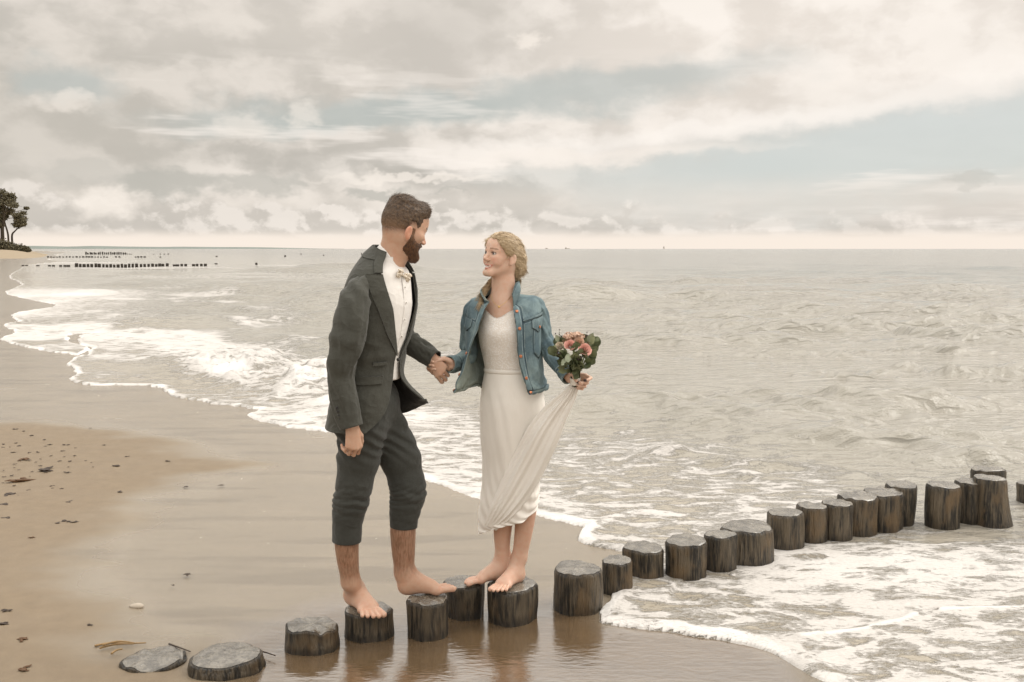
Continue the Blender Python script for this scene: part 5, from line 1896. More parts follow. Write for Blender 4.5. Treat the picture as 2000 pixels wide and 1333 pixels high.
# placket and buttons
P_ = np.array([[M(jrow(v)[0], v) + fj * (jrow(v)[1] * .95 + .003) * math.cos(a) + rj * jrow(v)[2] * .87 * math.sin(a) for a in np.linspace(-.075, .075, 5)] for v in np.linspace(540, 690, 12)])
strip(P_, 'placket', m_shirt, shirt, .003)
for v in (560, 590, 622, 655):
    S = SDF(); S.ell(M(jrow(v)[0], v) + fj * (jrow(v)[1] * .95 + .006), (.004, .004, .0045), None, 0)
    V, F = S.mesh(.002, False); obj('shirt_button', mesh_np('shirt_button', V, F), m_shirt, shirt)

# bow tie, pale with a small pattern
m_bow, b, p = new_mat('bow_tie_cloth')
v1 = b.voro(pos(b), 95, 'F1', dim='3D')
b.put(p.inputs['Base Color'], b.mix(b.ss(v1, .28, .40), srgb(150, 128, 96), srgb(222, 210, 192)))
p.inputs['Roughness'].default_value = .8
bc = cc + ff * .092 + nk * .052
S = SDF()
S.ell(bc + ff * .006, (.009, .009, .011), None, 0)
for q_ in (-1, 1):
    ctr = bc + rr_ * q_ * .030
    RR = np.array([rr_, ff, nk])
    S.ell(ctr + rr_ * q_ * .006, (.024, .008, .021), RR, .004)
    S.ell(bc + rr_ * q_ * .058, (.012, .03, .011), RR, .004, 's')
S.disp = lambda P: .0016 * np.sin(((P - bc) @ nk) * 420)
V, F = S.mesh(.0022)
kid(obj('bow_tie', mesh_np('bow_tie', V, F), m_bow, man))

# trousers with rolled-up legs ---------------------------------------------------------------------
S = SDF()
RT = np.array([fj, rj, [0, 0, 1]])
S.ell(M(722, 795), (.118, .165, .16), RT, 0)
S.ell(M(700, 822, -.02), (.11, .13, .12), RT, .05)
S.chain([M(710, 838, -.065), M(700, 895, -.07), M(692, 945, -.08), M(686, 980, -.08), M(680, 1010, -.075), M(677, 1040, -.07)], [.102, .088, .073, .069, .060, .056], .03)
S.chain([M(752, 838, .06), M(782, 895, .06), M(795, 945, .05), M(797, 968, .045), M(791, 998, .04), M(788, 1018, .04)], [.102, .086, .074, .070, .060, .055], .03)
zkr = M(686, 975, -.08)[2]; zkl = M(796, 968, .045)[2]


def tfold(P):
    right_ = P[:, 0] < W(741, 900, MY)[0] + (P[:, 1] - MY) * .25
    zk = np.where(right_, zkr, zkl)
    z = P[:, 2] - zk
    ph = n3(P * 9, 5) * 7
    bun = np.exp(-((z + .005) / .06) ** 2)
    msk = .35 + .9 * n3(P * 14 + 5, 21)
    f = bun * .0095 * msk * (np.abs(np.sin(z * 62 + ph * .9 + (P[:, 0] - P[:, 1]) * 13)) - .55)
    f += bun * .0065 * (np.abs(np.sin(z * 118 - ph * 1.3 - P[:, 0] * 30)) - .5) * (1.3 - msk)
    f += (fbm3(P * [13, 13, 7], 3, 11) - .5) * .010
    z2 = P[:, 2] - M(740, 860)[2]
    f += np.exp(-(z2 / .07) ** 2) * .005 * np.sin((P[:, 2] + (P[:, 0] - .0) * .8) * 120 + ph * .6)
    return f


S.disp = tfold
V, F = S.mesh(.004)
trousers = kid(obj('trousers', mesh_np('trousers', V, F), m_trouser, man))
for (pts, rad, sd_) in (([M(680, 1008, -.075), M(678, 1030, -.072), M(677, 1057, -.07)], [.0645, .0640, .0625], 2), ([M(790, 988, .04), M(789, 1008, .04), M(788, 1029, .04)], [.0640, .0630, .0612], 5)):
    P_ = catmull(np.column_stack([pts, rad]), 8)
    sheet_obj('trouser_cuff', tube_rows(P_[:, :3], P_[:, 3], 14), 48, 16, m_trouser, trousers, True, .007, lambda s_, t_, g, k=sd_: (fbm2(s_ * 9, t_ * 2.5, 2, k) - .5) * .006)

# ------------------------------------------------------------------ the woman
WY = 4.50
Q = lambda u, v, dy=0.0: W(u, v, WY + dy)
woman = thing('person', (W(998, 1150, WY)[0], WY, 0.0), 'smiling blond woman in white dress and blue denim jacket, barefoot on a pile', 'person')
wo_off = np.array(woman.location)


def kidw(o):
    o.matrix_parent_inverse = Matrix.Translation(-Vector(wo_off))
    return o


ps = math.radians(50); pp = math.radians(11)
wf = np.array([-math.sin(ps) * math.cos(pp), -math.cos(ps) * math.cos(pp), math.sin(pp)])
WR = rot_frame(wf, (.10, 0, 1))
WC = Q(981, 502, .0)
WS = .90
S = SDF()
WT = add_head(S, WC, WR, WS, True)
tf = np.array([-math.sin(math.radians(20)), -math.cos(math.radians(20)), 0]); tr = np.array([tf[1], -tf[0], 0])     # front of the chest, her right
S.chain([WT(0, -.025, -.03), Q(983, 556, .015), Q(986, 592, .02)], [.047, .046, .055], .03)
S.ell(Q(987, 640, .015), (.110, .078, .110), np.array([tr, tf, [0, 0, 1]]), .04)
S.cap(Q(942, 600, .035), Q(1032, 598, .02), .030, .030, .045)
S.chain([Q(986, 594, .02), Q(989, 680, .02), Q(994, 730, .02), Q(1000, 780, .02)], [.062, .075, .07, .085], .05)
# arms
S.chain([Q(936, 604, .03), Q(917, 640, .07), Q(914, 692, .075), Q(898, 707, .0), Q(884, 712, -.06)], [.024, .022, .020, .019, .019], .02)
S.chain([Q(1038, 602, .02), Q(1062, 650, .01), Q(1075, 690, -.03), Q(1108, 734, -.14)], [.024, .022, .020, .019], .02)
HWR = Q(886, 712, -.066)
tips_r = add_hand(S, HWR, (-1, .06, .06), (.05, .96, .22), 1, .90, ((46, 58, 40), (50, 62, 40), (54, 62, 40), (58, 62, 40)), ((.014, .020, -.012), (.044, .036, -.026), (.070, .030, -.036), (.090, .018, -.042)))
HWL = Q(1111, 737, -.145)
tips_l = add_hand(S, HWL, (.80, -.42, -.14), (.42, .86, .25), -1, .92, ((30, 60, 40), (62, 78, 50), (70, 82, 52), (74, 84, 54)), ((.014, .020, -.010), (.036, .034, -.030), (.050, .028, -.046), (.066, .016, -.054)))
# legs
zt = PB[6][0][2] + PB[6][1] + .009
S.chain([Q(980, 800, .02), Q(981, 900, .02), Q(982, 960, .02), Q(983, 1005, .025), Q(981, 1050, .035), Q(982, 1085, .045)], [.066, .056, .046, .045, .036, .029], .012, 20)
S.chain([Q(1022, 800, .02), Q(1026, 900, .0), Q(1029, 960, -.01), Q(1027, 1000, -.005), Q(1021, 1050, .005), Q(1014, 1090, .012)], [.066, .056, .047, .045, .037, .030], .012, 20)
hl_ = Q(1017, 1112, .035); hl_[2] = zt
add_foot(S, hl_, (-.115, -.17, 0), -1, .90, ankle=Q(1014, 1092, .012), ra=.030)
hr_ = Q(990, 1108, .06); hr_[2] = zt + .001
add_foot(S, hr_, (-.20, -.10, 0), 1, .90, ankle=Q(982, 1087, .045), ra=.029)
V, F = S.mesh(.0034)


def paint_woman(V):
    q = (V - WC) @ WR.T / WS
    c = np.tile(np.array(srgb(212, 178, 156)), (len(V), 1))
    def lay(w, col):
        nonlocal c
        c = c * (1 - w[:, None]) + np.array(col) * w[:, None]
    head = (np.abs(q[:, 0]) < .12) & (np.abs(q[:, 1]) < .15) & (q[:, 2] > -.2) & (q[:, 2] < .15)
    ax = np.abs(q[:, 0])
    lay(head * np.exp(-(((ax - .042) / .018) ** 2 + ((q[:, 2] + .030) / .018) ** 2)) * (q[:, 1] > .03) * .35, srgb(214, 138, 118))
    mouth = head * (q[:, 1] > .060) * (ax < .031)
    curve = -.0655 + 13.0 * q[:, 0] ** 2
    tk = np.clip(1 - (ax / .030) ** 2, 0, 1)
    lay(mouth * sstep(np.abs(q[:, 2] - curve), .0050 + .0080 * tk, .0028 + .0062 * tk), srgb(192, 118, 106))
    lay(mouth * sstep(np.abs(q[:, 2] - curve - .0005), .0060 * tk, .0040 * tk) * (ax < .024), srgb(228, 219, 209))
    lay(head * (q[:, 1] > .05) * (ax < .036) * (ax > .026) * sstep(np.abs(q[:, 2] + .055), .010, .002) * .35, srgb(170, 112, 92))
    lay(head * (q[:, 1] > .05) * sstep(np.abs(q[:, 2] - .0265 + 2.2 * (ax - .032) ** 2), .0042, .0022) * (ax > .012) * (ax < .052) * .75, srgb(120, 88, 62))
    # lash line and lids
    lay(head * (q[:, 1] > .055) * sstep(((ax - .031) / .0165) ** 2 + ((q[:, 2] - .0075) / .0042) ** 2, 1.3, .6) * .85, srgb(66, 48, 40))
    lay(head * (q[:, 1] > .055) * sstep(((ax - .031) / .0150) ** 2 + ((q[:, 2] - .0005) / .0034) ** 2, 1.3, .6) * .75, srgb(58, 46, 42))
    for tp in tips_l[:2]:
        lay(sstep(np.linalg.norm(V - tp, axis=1), .0105, .0085), srgb(48, 30, 30))
    low = V[:, 2] < .55
    lay(low * sstep(V[:, 2], .20, .55) * .35, srgb(186, 132, 100))
    lay(low * sstep(V[:, 2], .24, .18) * .4, srgb(222, 180, 156))
    return {'Col': c, 'fuzz': np.zeros(len(V))}


kidw(obj('body', mesh_np('woman_body', V, F, True, paint_woman(V)), m_skin, woman))
for q_ in (-1, 1):
    kidw(eye_obj(WT(q_ * .031, .0735, .0025), WR, WS, woman, wf + np.array([-.25, 0, .15])))

# hair: parted, swept back over the ear into a low knot, one lock over the shoulder
S = SDF()
e = lambda p_, r_, k, mode='u': S.ell(WT(*p_), np.array(r_) * WS, WR, k, mode)
e((0, -.014, .030), (.0815, .1010, .0935), .0)
e((-.012, .030, .086), (.056, .056, .030), .02)
e((.045, .028, .052), (.036, .050, .040), .02)
e((-.045, .028, .052), (.036, .050, .040), .02)
e((0, -.085, -.005), (.062, .052, .064), .03)
e((-.005, -.108, -.045), (.050, .038, .040), .02)


def whair_cut(P):
    q = (P - WC) @ WR.T / WS
    line = np.interp(q[:, 1], [-.15, -.07, -.035, -.005, .012, .03, .05, .07, .09, .12], [-.20, -.10, -.030, .018, .024, .028, .044, .060, .076, .086])
    line = line - .018 * sstep(np.abs(q[:, 0]), .03, .07) * (q[:, 1] > .02)
    return (line - q[:, 2]) * WS


S.fun(whair_cut, WC - .2, WC + .2, .012, 'i')
S.disp = lambda P: (n3(np.column_stack([((P - WC) @ WR.T)[:, 0] * 90, ((P - WC) @ WR.T)[:, 1] * 28, ((P - WC) @ WR.T)[:, 2] * 120]), 4) - .5) * .007
V, F = S.mesh(.0028)
whair = kidw(obj('hair', mesh_np('woman_hair', V, F, True, {'fade': np.zeros(len(V))}), m_hair_w, woman))
rg = np.random.default_rng(7)
toq = lambda P: (P - WC) @ WR.T / WS


def comb_w(P):
    q = toq(P)
    knot = np.array([0.0, -.115, -.055])
    d_ = knot - q
    sx = np.sign(q[:, 0] + 1e-6)
    fr = sstep(q[:, 1], -.02, .06)
    d_ = d_ / (np.linalg.norm(d_, axis=1, keepdims=True) + 1e-6)
    d_ = d_ + np.column_stack([sx * fr * .9, -.3 * fr, -.25 * fr])
    sw = sstep(q[:, 2], -.005, -.035) * sstep(q[:, 1], -.05, -.09)          # coil of the knot
    coil = np.column_stack([-(q[:, 2] + .05), 0 * sx, q[:, 0]]) * 30
    return (d_ * (1 - sw[:, None]) + coil * sw[:, None]) @ WR


V2, F2 = fur(rg, V, F, np.ones(len(V), bool), comb_w, lambda P: np.full(len(P), .034), 11000, .0009, .05, 4, .07)
o = obj('hair_strands', mesh_np('woman_strands', V2, F2, True, {'fade': np.zeros(len(V2))}), m_hair_w, whair); o['kind'] = 'stuff'
# tail of hair hanging behind the neck and the lock over her right shoulder
gd = [([WT(.01, -.12, -.07), Q(1012, 555, .10), Q(1008, 580, .10)], 1.2), ([WT(.0, -.11, -.07), Q(1006, 548, .09), Q(1002, 575, .09)], 1.2), ([WT(.02, -.12, -.08), Q(1015, 548, .09), Q(1012, 566, .09)], .8),
      ([Q(968, 540, .05), Q(954, 560, .02), Q(944, 578, -.02), Q(938, 594, -.07), Q(934, 604, -.10)], 1.5), ([Q(964, 545, .05), Q(950, 566, .02), Q(940, 584, -.03), Q(938, 600, -.09)], 1.5), ([Q(960, 548, .05), Q(948, 562, .01), Q(938, 576, -.02), Q(930, 588, -.05)], .7)]
V, F = strands(rg, gd, 90, .0052, .0012, 9)
o = obj('loose_lock', mesh_np('woman_lock', V, F, True, {'fade': np.zeros(len(V))}), m_hair_w, whair); o['kind'] = 'stuff'

# earring and necklace
m_gold = simple_mat('gold', srgb(206, 168, 110), .3, .5, .05, 60, metal=.9)
S = SDF(); c_ = WT(.083, -.006, -.046); S.cap(c_, c_ - np.array([0, 0, .010]), .0022, .0034, 0)
V, F = S.mesh(.0016, False); kidw(obj('earring', mesh_np('earring', V, F), m_gold, woman))
P_ = catmull([Q(958, 575, -.02), Q(964, 590, -.068), Q(974, 598, -.092), Q(986, 592, -.082), Q(999, 578, -.035)], 24)
mb = MB(); mb.tube(P_, .0011, 5)
nk_ = kidw(mb.build('necklace', m_gold, woman))
S = SDF(); S.ell(Q(974.5, 600, -.094), (.0055, .003, .0055), None, 0); V, F = S.mesh(.0018, False)
obj('pendant', mesh_np('pendant', V, F), m_gold, nk_)

# dress ---------------------------------------------------------------------------------------------
m_dress, b, p = new_mat('ivory_dress')
P_w = pos(b)
n_ = b.noise(P_w, 9, 3, .6)
b.put(p.inputs['Base Color'], b.mix(n_, srgb(228, 221, 211), srgb(238, 233, 225)))
p.inputs['Roughness'].default_value = .75
p.inputs['Sheen Weight'].default_value = .2
p.inputs['Specular IOR Level'].default_value = .2
p.inputs['Transmission Weight'].default_value = 0.0
bump(b, p, b.m('ADD', b.noise(b.v('MULTIPLY', P_w, (1, 1, .35)), 16, 3, .5), b.m('MULTIPLY', b.noise(P_w, 700, 1, .5), .04)), .35, .012)
m_lace, b, p = new_mat('lace_bodice')
P_w = pos(b)
vz = b.voro(P_w, 130, 'F1', dim='3D'); vy = b.noise(P_w, 160, 3, .6)
pat = b.ss(b.m('ADD', vz, b.m('MULTIPLY', vy, .6)), .62, .85)
b.put(p.inputs['Base Color'], b.mix(pat, srgb(236, 231, 225), srgb(228, 220, 210)))
p.inputs['Roughness'].default_value = .8
bump(b, p, b.m('SUBTRACT', 1.0, pat), .3, .003)
RW = np.array([tr, tf, [0, 0, 1]])


def drow(v, uc, w_, d_, n=20, dz=None, du=0.0):
    out = []
    for a in np.linspace(0, 2 * math.pi, n, endpoint=False):
        q_ = Q(uc, v, .02) + tr * w_ * math.sin(a) + tf * d_ * math.cos(a)
        if dz:
            q_[2] += dz(a)
        out.append(q_)
    return out


neck = lambda a: -.040 * math.exp(-(((a + math.pi) % (2 * math.pi) - math.pi) / .50) ** 2) - .02 * (abs(((a + math.pi) % (2 * math.pi)) - math.pi) > 1.2)
rows = [drow(602, 984, .100, .086, 40, neck), drow(625, 986, .116, .104, 40, lambda a: neck(a) * .35), drow(650, 988, .126, .124, 40), drow(680, 990, .122, .108, 40), drow(705, 992, .115, .095, 40), drow(724, 994, .113, .091, 40)]
bod, g_, n_ = sheet_obj('bodice', rows, 120, 60, m_lace, woman, True, .002, lambda s_, t_, g: .0035 * np.abs(np.sin(s_ * 120)) * sstep(t_, .05, 0) + (fbm2(s_ * 20, t_ * 9, 3, 4) - .5) * .004)
kidw(bod)
# waist seam
rows = [drow(v, 994, .115 + k, .093 + k, 24) for v, k in ((719, 0), (721, .003), (725, .003), (727, 0))]
sheet_obj('waistband', rows, 80, 8, m_dress, bod, True, .002)


def hemz(f):
    def g_(a):
        # her right side (image left) hangs lower, her left is pulled up towards the hand
        return f * (-.060 * math.sin(a + .45) - .008 + .010 * math.sin(3 * a + 1))
    return g_


rows = [drow(722, 994, .112, .090, 28), drow(745, 997, .130, .104, 28), drow(770, 1000, .146, .118, 28), drow(800, 1000, .153, .124, 28), drow(850, 999, .146, .122, 28), drow(900, 1000, .138, .116, 28), drow(945, 998, .138, .112, 28, hemz(.35)), drow(975, 995, .144, .112, 28, hemz(.70)), drow(998, 994, .143, .111, 28, hemz(1.0)), drow(1007, 994, .142, .110, 28, hemz(1.1))]


def skirt_fold(s_, t_, g):
    # lines of pull that run from the hand on her left down to the hem on her right
    a = s_ * 2 * math.pi
    front = np.cos(a)
    ln = t_ * 1.25 + .42 * np.sin(a)
    f = .0030 * np.sin(ln * 46 + 2.5 * fbm2(s_ * 5, t_ * 4, 2, 6)) * sstep(t_, .45, .85)
    f += (fbm2(np.cos(a) * 2.2, np.sin(a) * 2.2 + t_ * 3, 3, 14) - .5) * .016 * sstep(t_, .06, .4)
    f += .003 * np.sin(a * 8 + t_ * 5 + 2 * fbm2(s_ * 6, t_ * 2, 2, 2)) * sstep(t_, .55, 1.0)
    return f


skirt, g_, n_ = sheet_obj('skirt', rows, 150, 150, m_dress, woman, True, .002, skirt_fold)
kidw(skirt)
# gathered cloth drawn up into her left hand
hand_p = Q(1122, 752, -.165)
axis = [(hand_p, .018, .014), (Q(1110, 774, -.155), .034, .018), (Q(1087, 806, -.142), .058, .022), (Q(1062, 848, -.130), .080, .026), (Q(1040, 892, -.112), .086, .026), (Q(1019, 932, -.102), .086, .024), (Q(998, 970, -.094), .074, .020), (Q(977, 1003, -.084), .056, .013), (Q(957, 1030, -.062), .030, .006)]
ax_d = unit(Q(985, 1000, -.06) - hand_p)
side_d = unit(np.cross(ax_d, np.array([.1, 1, 0])))
if side_d[0] < 0:
    side_d = -side_d
nor_d = np.cross(side_d, ax_d)
if nor_d[1] > 0:
    nor_d = -nor_d
rows = []
for i, (c_, w_, d_) in enumerate(axis):
    ring_ = []
    for a in np.linspace(0, 2 * math.pi, 26, endpoint=False):
        sx = math.cos(a)
        ring_.append(c_ + side_d * w_ * sx * (1.0 if sx > 0 else .9) + nor_d * d_ * math.sin(a))
    rows.append(ring_)


def drape_fold(s_, t_, g):
    a = s_ * 2 * math.pi
    r = .0065 * np.cos(np.cos(a) * 7.0 + 1.5 * np.sin(t_ * 3) + .8) * sstep(t_, .02, .25) * sstep(1.0 - t_, .02, .45)
    r += .003 * np.cos(np.cos(a) * 19 + 3 * t_) * sstep(1 - t_, 0, .15)
    return r + (fbm2(np.cos(a) * 4, t_ * 3, 2, 3) - .5) * .006


o, g_, n_ = sheet_obj('gathered_drape', rows, 120, 110, m_dress, skirt, True, .0015, drape_fold)
o['label'] = 'ivory cloth of the skirt gathered up into her hand'

# denim jacket ---------------------------------------------------------------------------------------
m_denim, b, p = new_mat('faded_denim')
P_w = pos(b)
n1_ = b.noise(b.v('MULTIPLY', P_w, (1, 1, .6)), 9, 4, .6); n2_ = b.noise(P_w, 34, 4, .65)
tw = b.noise(b.v('MULTIPLY', P_w, (1, 1, .3)), 900, 1, .5)
c = b.mix(b.ss(n1_, .36, .62), srgb(80, 99, 106), srgb(120, 138, 140))
c = b.mix(b.m('MULTIPLY', b.ss(n1_, .56, .72), .65), c, srgb(146, 162, 156))
c = b.mix(b.m('MULTIPLY', b.ss(n2_, .50, .72), .45), c, srgb(58, 80, 92))
c = b.mix(b.ss(tw, .3, .7, 0, .14), c, srgb(160, 175, 178))
sm = attr(b, 'seam')
c = b.mix(b.m('MULTIPLY', b.ss(sm, .45, .9), .6), c, srgb(40, 56, 66))
c = b.mix(b.m('MULTIPLY', b.m('MULTIPLY', b.ss(sm, .02, .2), b.ss(sm, .6, .3)), b.ss(n2_, .35, .65, .0, .5)), c, srgb(172, 184, 182))
ins_ = attr(b, 'inside')
c = b.mix(ins_, c, b.mix(n2_, srgb(116, 128, 122), srgb(150, 156, 146)))
b.put(p.inputs['Base Color'], c)
p.inputs['Roughness'].default_value = .85
p.inputs['Specular IOR Level'].default_value = .2
bump(b, p, b.m('ADD', b.m('MULTIPLY', n2_, .8), b.m('ADD', b.m('MULTIPLY', tw, .05), b.m('MULTIPLY', sm, -.5))), .55, .010)
m_button = simple_mat('copper_button', srgb(190, 120, 84), .35, .5, .1, 90, metal=.6)
JA = [
    [(956, 590, -.055), (948, 583, -.03), (947, 579, .02), (962, 573, .06), (982, 571, .075), (1001, 572, .06), (1012, 576, .02), (1012, 584, -.03), (1003, 600, -.062)],
    [(951, 597, -.075), (934, 588, -.045), (928, 583, .025), (948, 578, .085), (982, 576, .100), (1018, 577, .085), (1036, 578, .025), (1028, 584, -.045), (1003, 606, -.085)],
    [(946, 607, -.092), (922, 594, -.058), (917, 590, .028), (936, 582, .105), (983, 580, .120), (1034, 582, .105), (1054, 584, .025), (1042, 590, -.062), (1004, 614, -.104)],
    [(936, 636, -.115), (914, 628, -.080), (911, 622, .028), (926, 630, .125), (985, 632, .140), (1042, 632, .122), (1058, 622, .020), (1047, 630, -.092), (1008, 640, -.132)],
    [(918, 684, -.135), (911, 680, -.080), (912, 676, .030), (934, 684, .118), (988, 686, .128), (1038, 686, .108), (1059, 684, .015), (1046, 686, -.096), (1011, 688, -.136)],
    [(903, 726, -.150), (909, 724, -.075), (926, 722, .045), (948, 728, .108), (996, 730, .118), (1044, 730, .104), (1062, 728, .015), (1052, 732, -.096), (1020, 732, -.142)],
    [(893, 758, -.160), (908, 753, -.080), (930, 746, .045), (954, 754, .110), (1002, 757, .122), (1052, 754, .108), (1068, 748, .012), (1058, 756, -.100), (1029, 762, -.146)],
    [(890, 769, -.162), (907, 763, -.080), (932, 754, .045), (956, 762, .112), (1004, 766, .124), (1054, 762, .110), (1069, 757, .012), (1060, 765, -.100), (1031, 772, -.148)]]
rows = [[Q(*c_) for c_ in r_] for r_ in JA]


def dfold(s_, t_, g):
    r = (fbm2(s_ * 22, t_ * 10, 3, 51) - .5) * .011 * sstep(t_, .12, .3)
    r += .0035 * np.sin((t_ * 30 + s_ * 40) + 5 * fbm2(s_ * 8, t_ * 5, 2, 12)) * sstep(t_, .55, .8)
    r += .004 * (t_ > .885) + .003 * ((s_ > .955) | (s_ < .045))
    return r


def dseam(V, s_, t_):
    ln = lambda x, c_, w_=.0065: np.exp(-((x - c_) / w_) ** 2)
    k = ln(t_, .885, .006) + ln(s_, .952) + ln(s_, .048) + ln(s_, .87, .003) * (t_ > .42) + ln(s_, .13, .003) * (t_ > .42) + ln(t_, .40 + .02 * np.abs(s_ - .5), .006) + ln(s_, .79, .003) * (t_ > .42)
    return {'seam': np.clip(k, 0, 1)}


dj, DG, DN = sheet_obj('denim_jacket', rows, 220, 130, m_denim, woman, False, .004, dfold, dseam)
kidw(dj)
# standing collar
CA = [[(955, 592, -.060), (947, 584, -.035), (946, 580, .02), (962, 574, .062), (982, 572, .077), (1001, 573, .062), (1012, 577, .02), (1013, 585, -.032), (1004, 600, -.066)],
      [(951, 589, -.072), (942, 578, -.040), (944, 570, .02), (962, 563, .070), (982, 560, .086), (1003, 560, .070), (1016, 563, .02), (1015, 570, -.040), (1003, 588, -.072)],
      [(947, 588, -.084), (938, 572, -.046), (942, 562, .02), (962, 555, .078), (983, 551, .096), (1005, 549, .076), (1015, 550, .02), (1008, 553, -.045), (1001, 574, -.070)]]
coll, g_, n_ = sheet_obj('collar', [[Q(*c_) for c_ in r_] for r_ in CA], 70, 18, m_denim, dj, False, .005, None, lambda V, s_, t_: {'seam': np.clip(np.exp(-((t_ - .9) / .05) ** 2), 0, 1)})


def dpatch(name, s0, s1, t0, t1, off, shape=None, nu=14, nv=8):
    V, F = patch(DG, DN, s0, s1, t0, t1, off, nu, nv, shape)
    k = nu * nv
    e_ = np.zeros((nv, nu)); e_[0] = e_[-1] = 1; e_[:, 0] = e_[:, -1] = 1
    sv = np.concatenate([e_.ravel(), e_.ravel()])
    return obj(name, mesh_np(name, V, F, True, {'inside': np.zeros(len(V)), 'seam': sv * .8}), m_denim, dj)


flap = lambda S_, T_: (S_, T_ + .030 * (1 - np.abs((S_ - S_.mean()) / (S_.max() - S_.min()) * 2)) * (T_ > T_.min() + .6 * (T_.max() - T_.min())))
dpatch('pocket_flap', .800, .905, .405, .455, .006, flap)
dpatch('pocket', .812, .893, .45, .585, .003, flap)
dpatch('pocket_flap', .075, .170, .405, .455, .006, flap)
dpatch('placket', .957, .999, .16, .88, .004, None, 6, 40)
dpatch('placket', .001, .043, .16, .88, .004, None, 6, 40)
dpatch('waistband', .70, .999, .892, .995, .005, None, 40, 8)
dpatch('waistband', .001, .30, .892, .995, .005, None, 40, 8)
dpatch('yoke_seam', .76, .95, .385, .402, .004, None, 24, 5)


def button_at(s_, t_, off, r_=.0075, parent=None):
    nv_, nu_ = DG.shape[:2]
    i, j = int(t_ * (nv_ - 1)), int(s_ * (nu_ - 1))
    c_, n_ = DG[i, j] + DN[i, j] * off, DN[i, j]
    S = SDF(); ex = unit(np.cross(n_, [0, 0, 1])); RR = np.array([ex, np.cross(n_, ex), n_])
    S.ell(c_, (r_, r_, .0032), RR, 0); S.ell(c_ + n_ * .0042, (r_ * .55, r_ * .55, .0025), RR, .001, 's')
    V, F = S.mesh(.0018)
    return obj('button', mesh_np('button', V, F), m_button, dj)


for t_ in (.285, .445, .60, .745, .94):
    button_at(.978, t_, .007)
button_at(.852, .462, .009)
for t_ in (.94, .745, .60):
    button_at(.02, t_, .007)
sw = lambda V, s_, t_: {'seam': np.clip(np.exp(-((t_ - .90) / .012) ** 2) + np.exp(-((s_ - .5) / .012) ** 2) * .5 + np.exp(-((t_ - .985) / .01) ** 2) * .6, 0, 1)}


def dsleeve(path, rad, seed, elbow):
    P_ = catmull(np.column_stack([np.asarray(path), rad]), 18)
    f0 = sleeve_fold(seed, elbow, .0075)
    return sheet_obj('sleeve', tube_rows(P_[:, :3], P_[:, 3], 16), 50, 90, m_denim, dj, True, .004, lambda s_, t_, g: f0(s_, t_, g) + .003 * (t_ > .9), sw)


dsleeve([Q(940, 596, .03), Q(925, 603, .045), Q(917, 632, .07), Q(914, 665, .09), Q(915, 694, .075), Q(898, 708, .0), Q(876, 712, -.085)], [.030, .038, .039, .038, .038, .036, .034], 21, .62)
sl2, g_, n_ = dsleeve([Q(1032, 594, .02), Q(1046, 598, .02), Q(1058, 630, .018), Q(1065, 662, .006), Q(1075, 690, -.03), Q(1092, 714, -.085), Q(1112, 738, -.150)], [.030, .038, .038, .037, .037, .036, .033], 23, .60)

# ------------------------------------------------------------------ bouquet in her left hand
bq_base = Q(1124, 746, -.185)
bq = thing('bouquet', bq_base, 'hand-held bouquet of coral roses, pale blossoms and round green leaves', 'bouquet')
bu = unit(Q(1121, 690, -.20) - bq_base)               # stem axis
bx = unit(np.cross(bu, [0, 1, 0])); by = np.cross(bu, bx)
if bx[0] < 0:
    bx, by = -bx, -by
if by[1] > 0:
    by = -by
BQ = lambda u, v, dy=0.0: Q(u, v, -.185 + dy) - bq_base
m_rose = simple_mat('coral_petal', srgb(246, 192, 178), .6, .25, .14, 60)
m_peach = simple_mat('peach_petal', srgb(230, 196, 172), .65, .25, .12, 60)
m_cream = simple_mat('cream_petal', srgb(222, 208, 186), .65, .25, .08, 60)
m_blos = simple_mat('dusty_blossom', srgb(216, 184, 162), .8, .2, .2, 120)
m_gleaf, b, p = new_mat('round_green_leaf')
oi = b.new('ShaderNodeObjectInfo').outputs['Random']
b.put(p.inputs['Base Color'], b.mix(oi, srgb(78, 88, 58), srgb(140, 146, 110)))
p.inputs['Roughness'].default_value = .5
m_pleaf = simple_mat('pale_silver_leaf', srgb(158, 164, 140), .7, .2, .1, 30)
m_stem = simple_mat('green_stem', srgb(62, 66, 40), .6, .2, .2, 30)
m_berry = simple_mat('dark_berry', srgb(64, 46, 44), .4, .4, .2, 60)
m_ribbon = simple_mat('ivory_ribbon', srgb(232, 224, 212), .6, .3, .05, 40)


def rose_mesh(rg, turns=15):
    """cupped petals in a spiral, open towards +z"""
    mb = MB()
    for k in range(turns):
        f = k / (turns - 1)
        a0 = k * 2.4
        r_ = .16 + .84 * f; h_ = 1.25 - .55 * f; op = .10 + .55 * f
        nu, nv = 7, 6
        V = []
        wid = 1.35 - .35 * f
        for i in range(nv):
            v_ = i / (nv - 1)
            for j in range(nu):
                s_ = (j / (nu - 1) - .5) * 2
                a_ = a0 + s_ * wid * (1 - .25 * v_ * abs(s_))
                rr = r_ * (.35 + .65 * math.sin(v_ * 1.5)) + op * .45 * max(0, v_ - .55) + .03 * s_ * s_
                z_ = -.55 + h_ * v_ * (1 - .16 * s_ * s_) - .25 * f * max(0, v_ - .7)
                V.append((rr * math.cos(a_), rr * math.sin(a_), z_))
        mb.add(np.array(V) + rg.normal(0, .012, (len(V), 3)), grid_faces(nv, nu))
    V, F = mb.faces()
    me = bpy.data.meshes.new('rose'); me.from_pydata(V, [], F); me.polygons.foreach_set('use_smooth', np.ones(len(F), bool)); me.update()
    return me


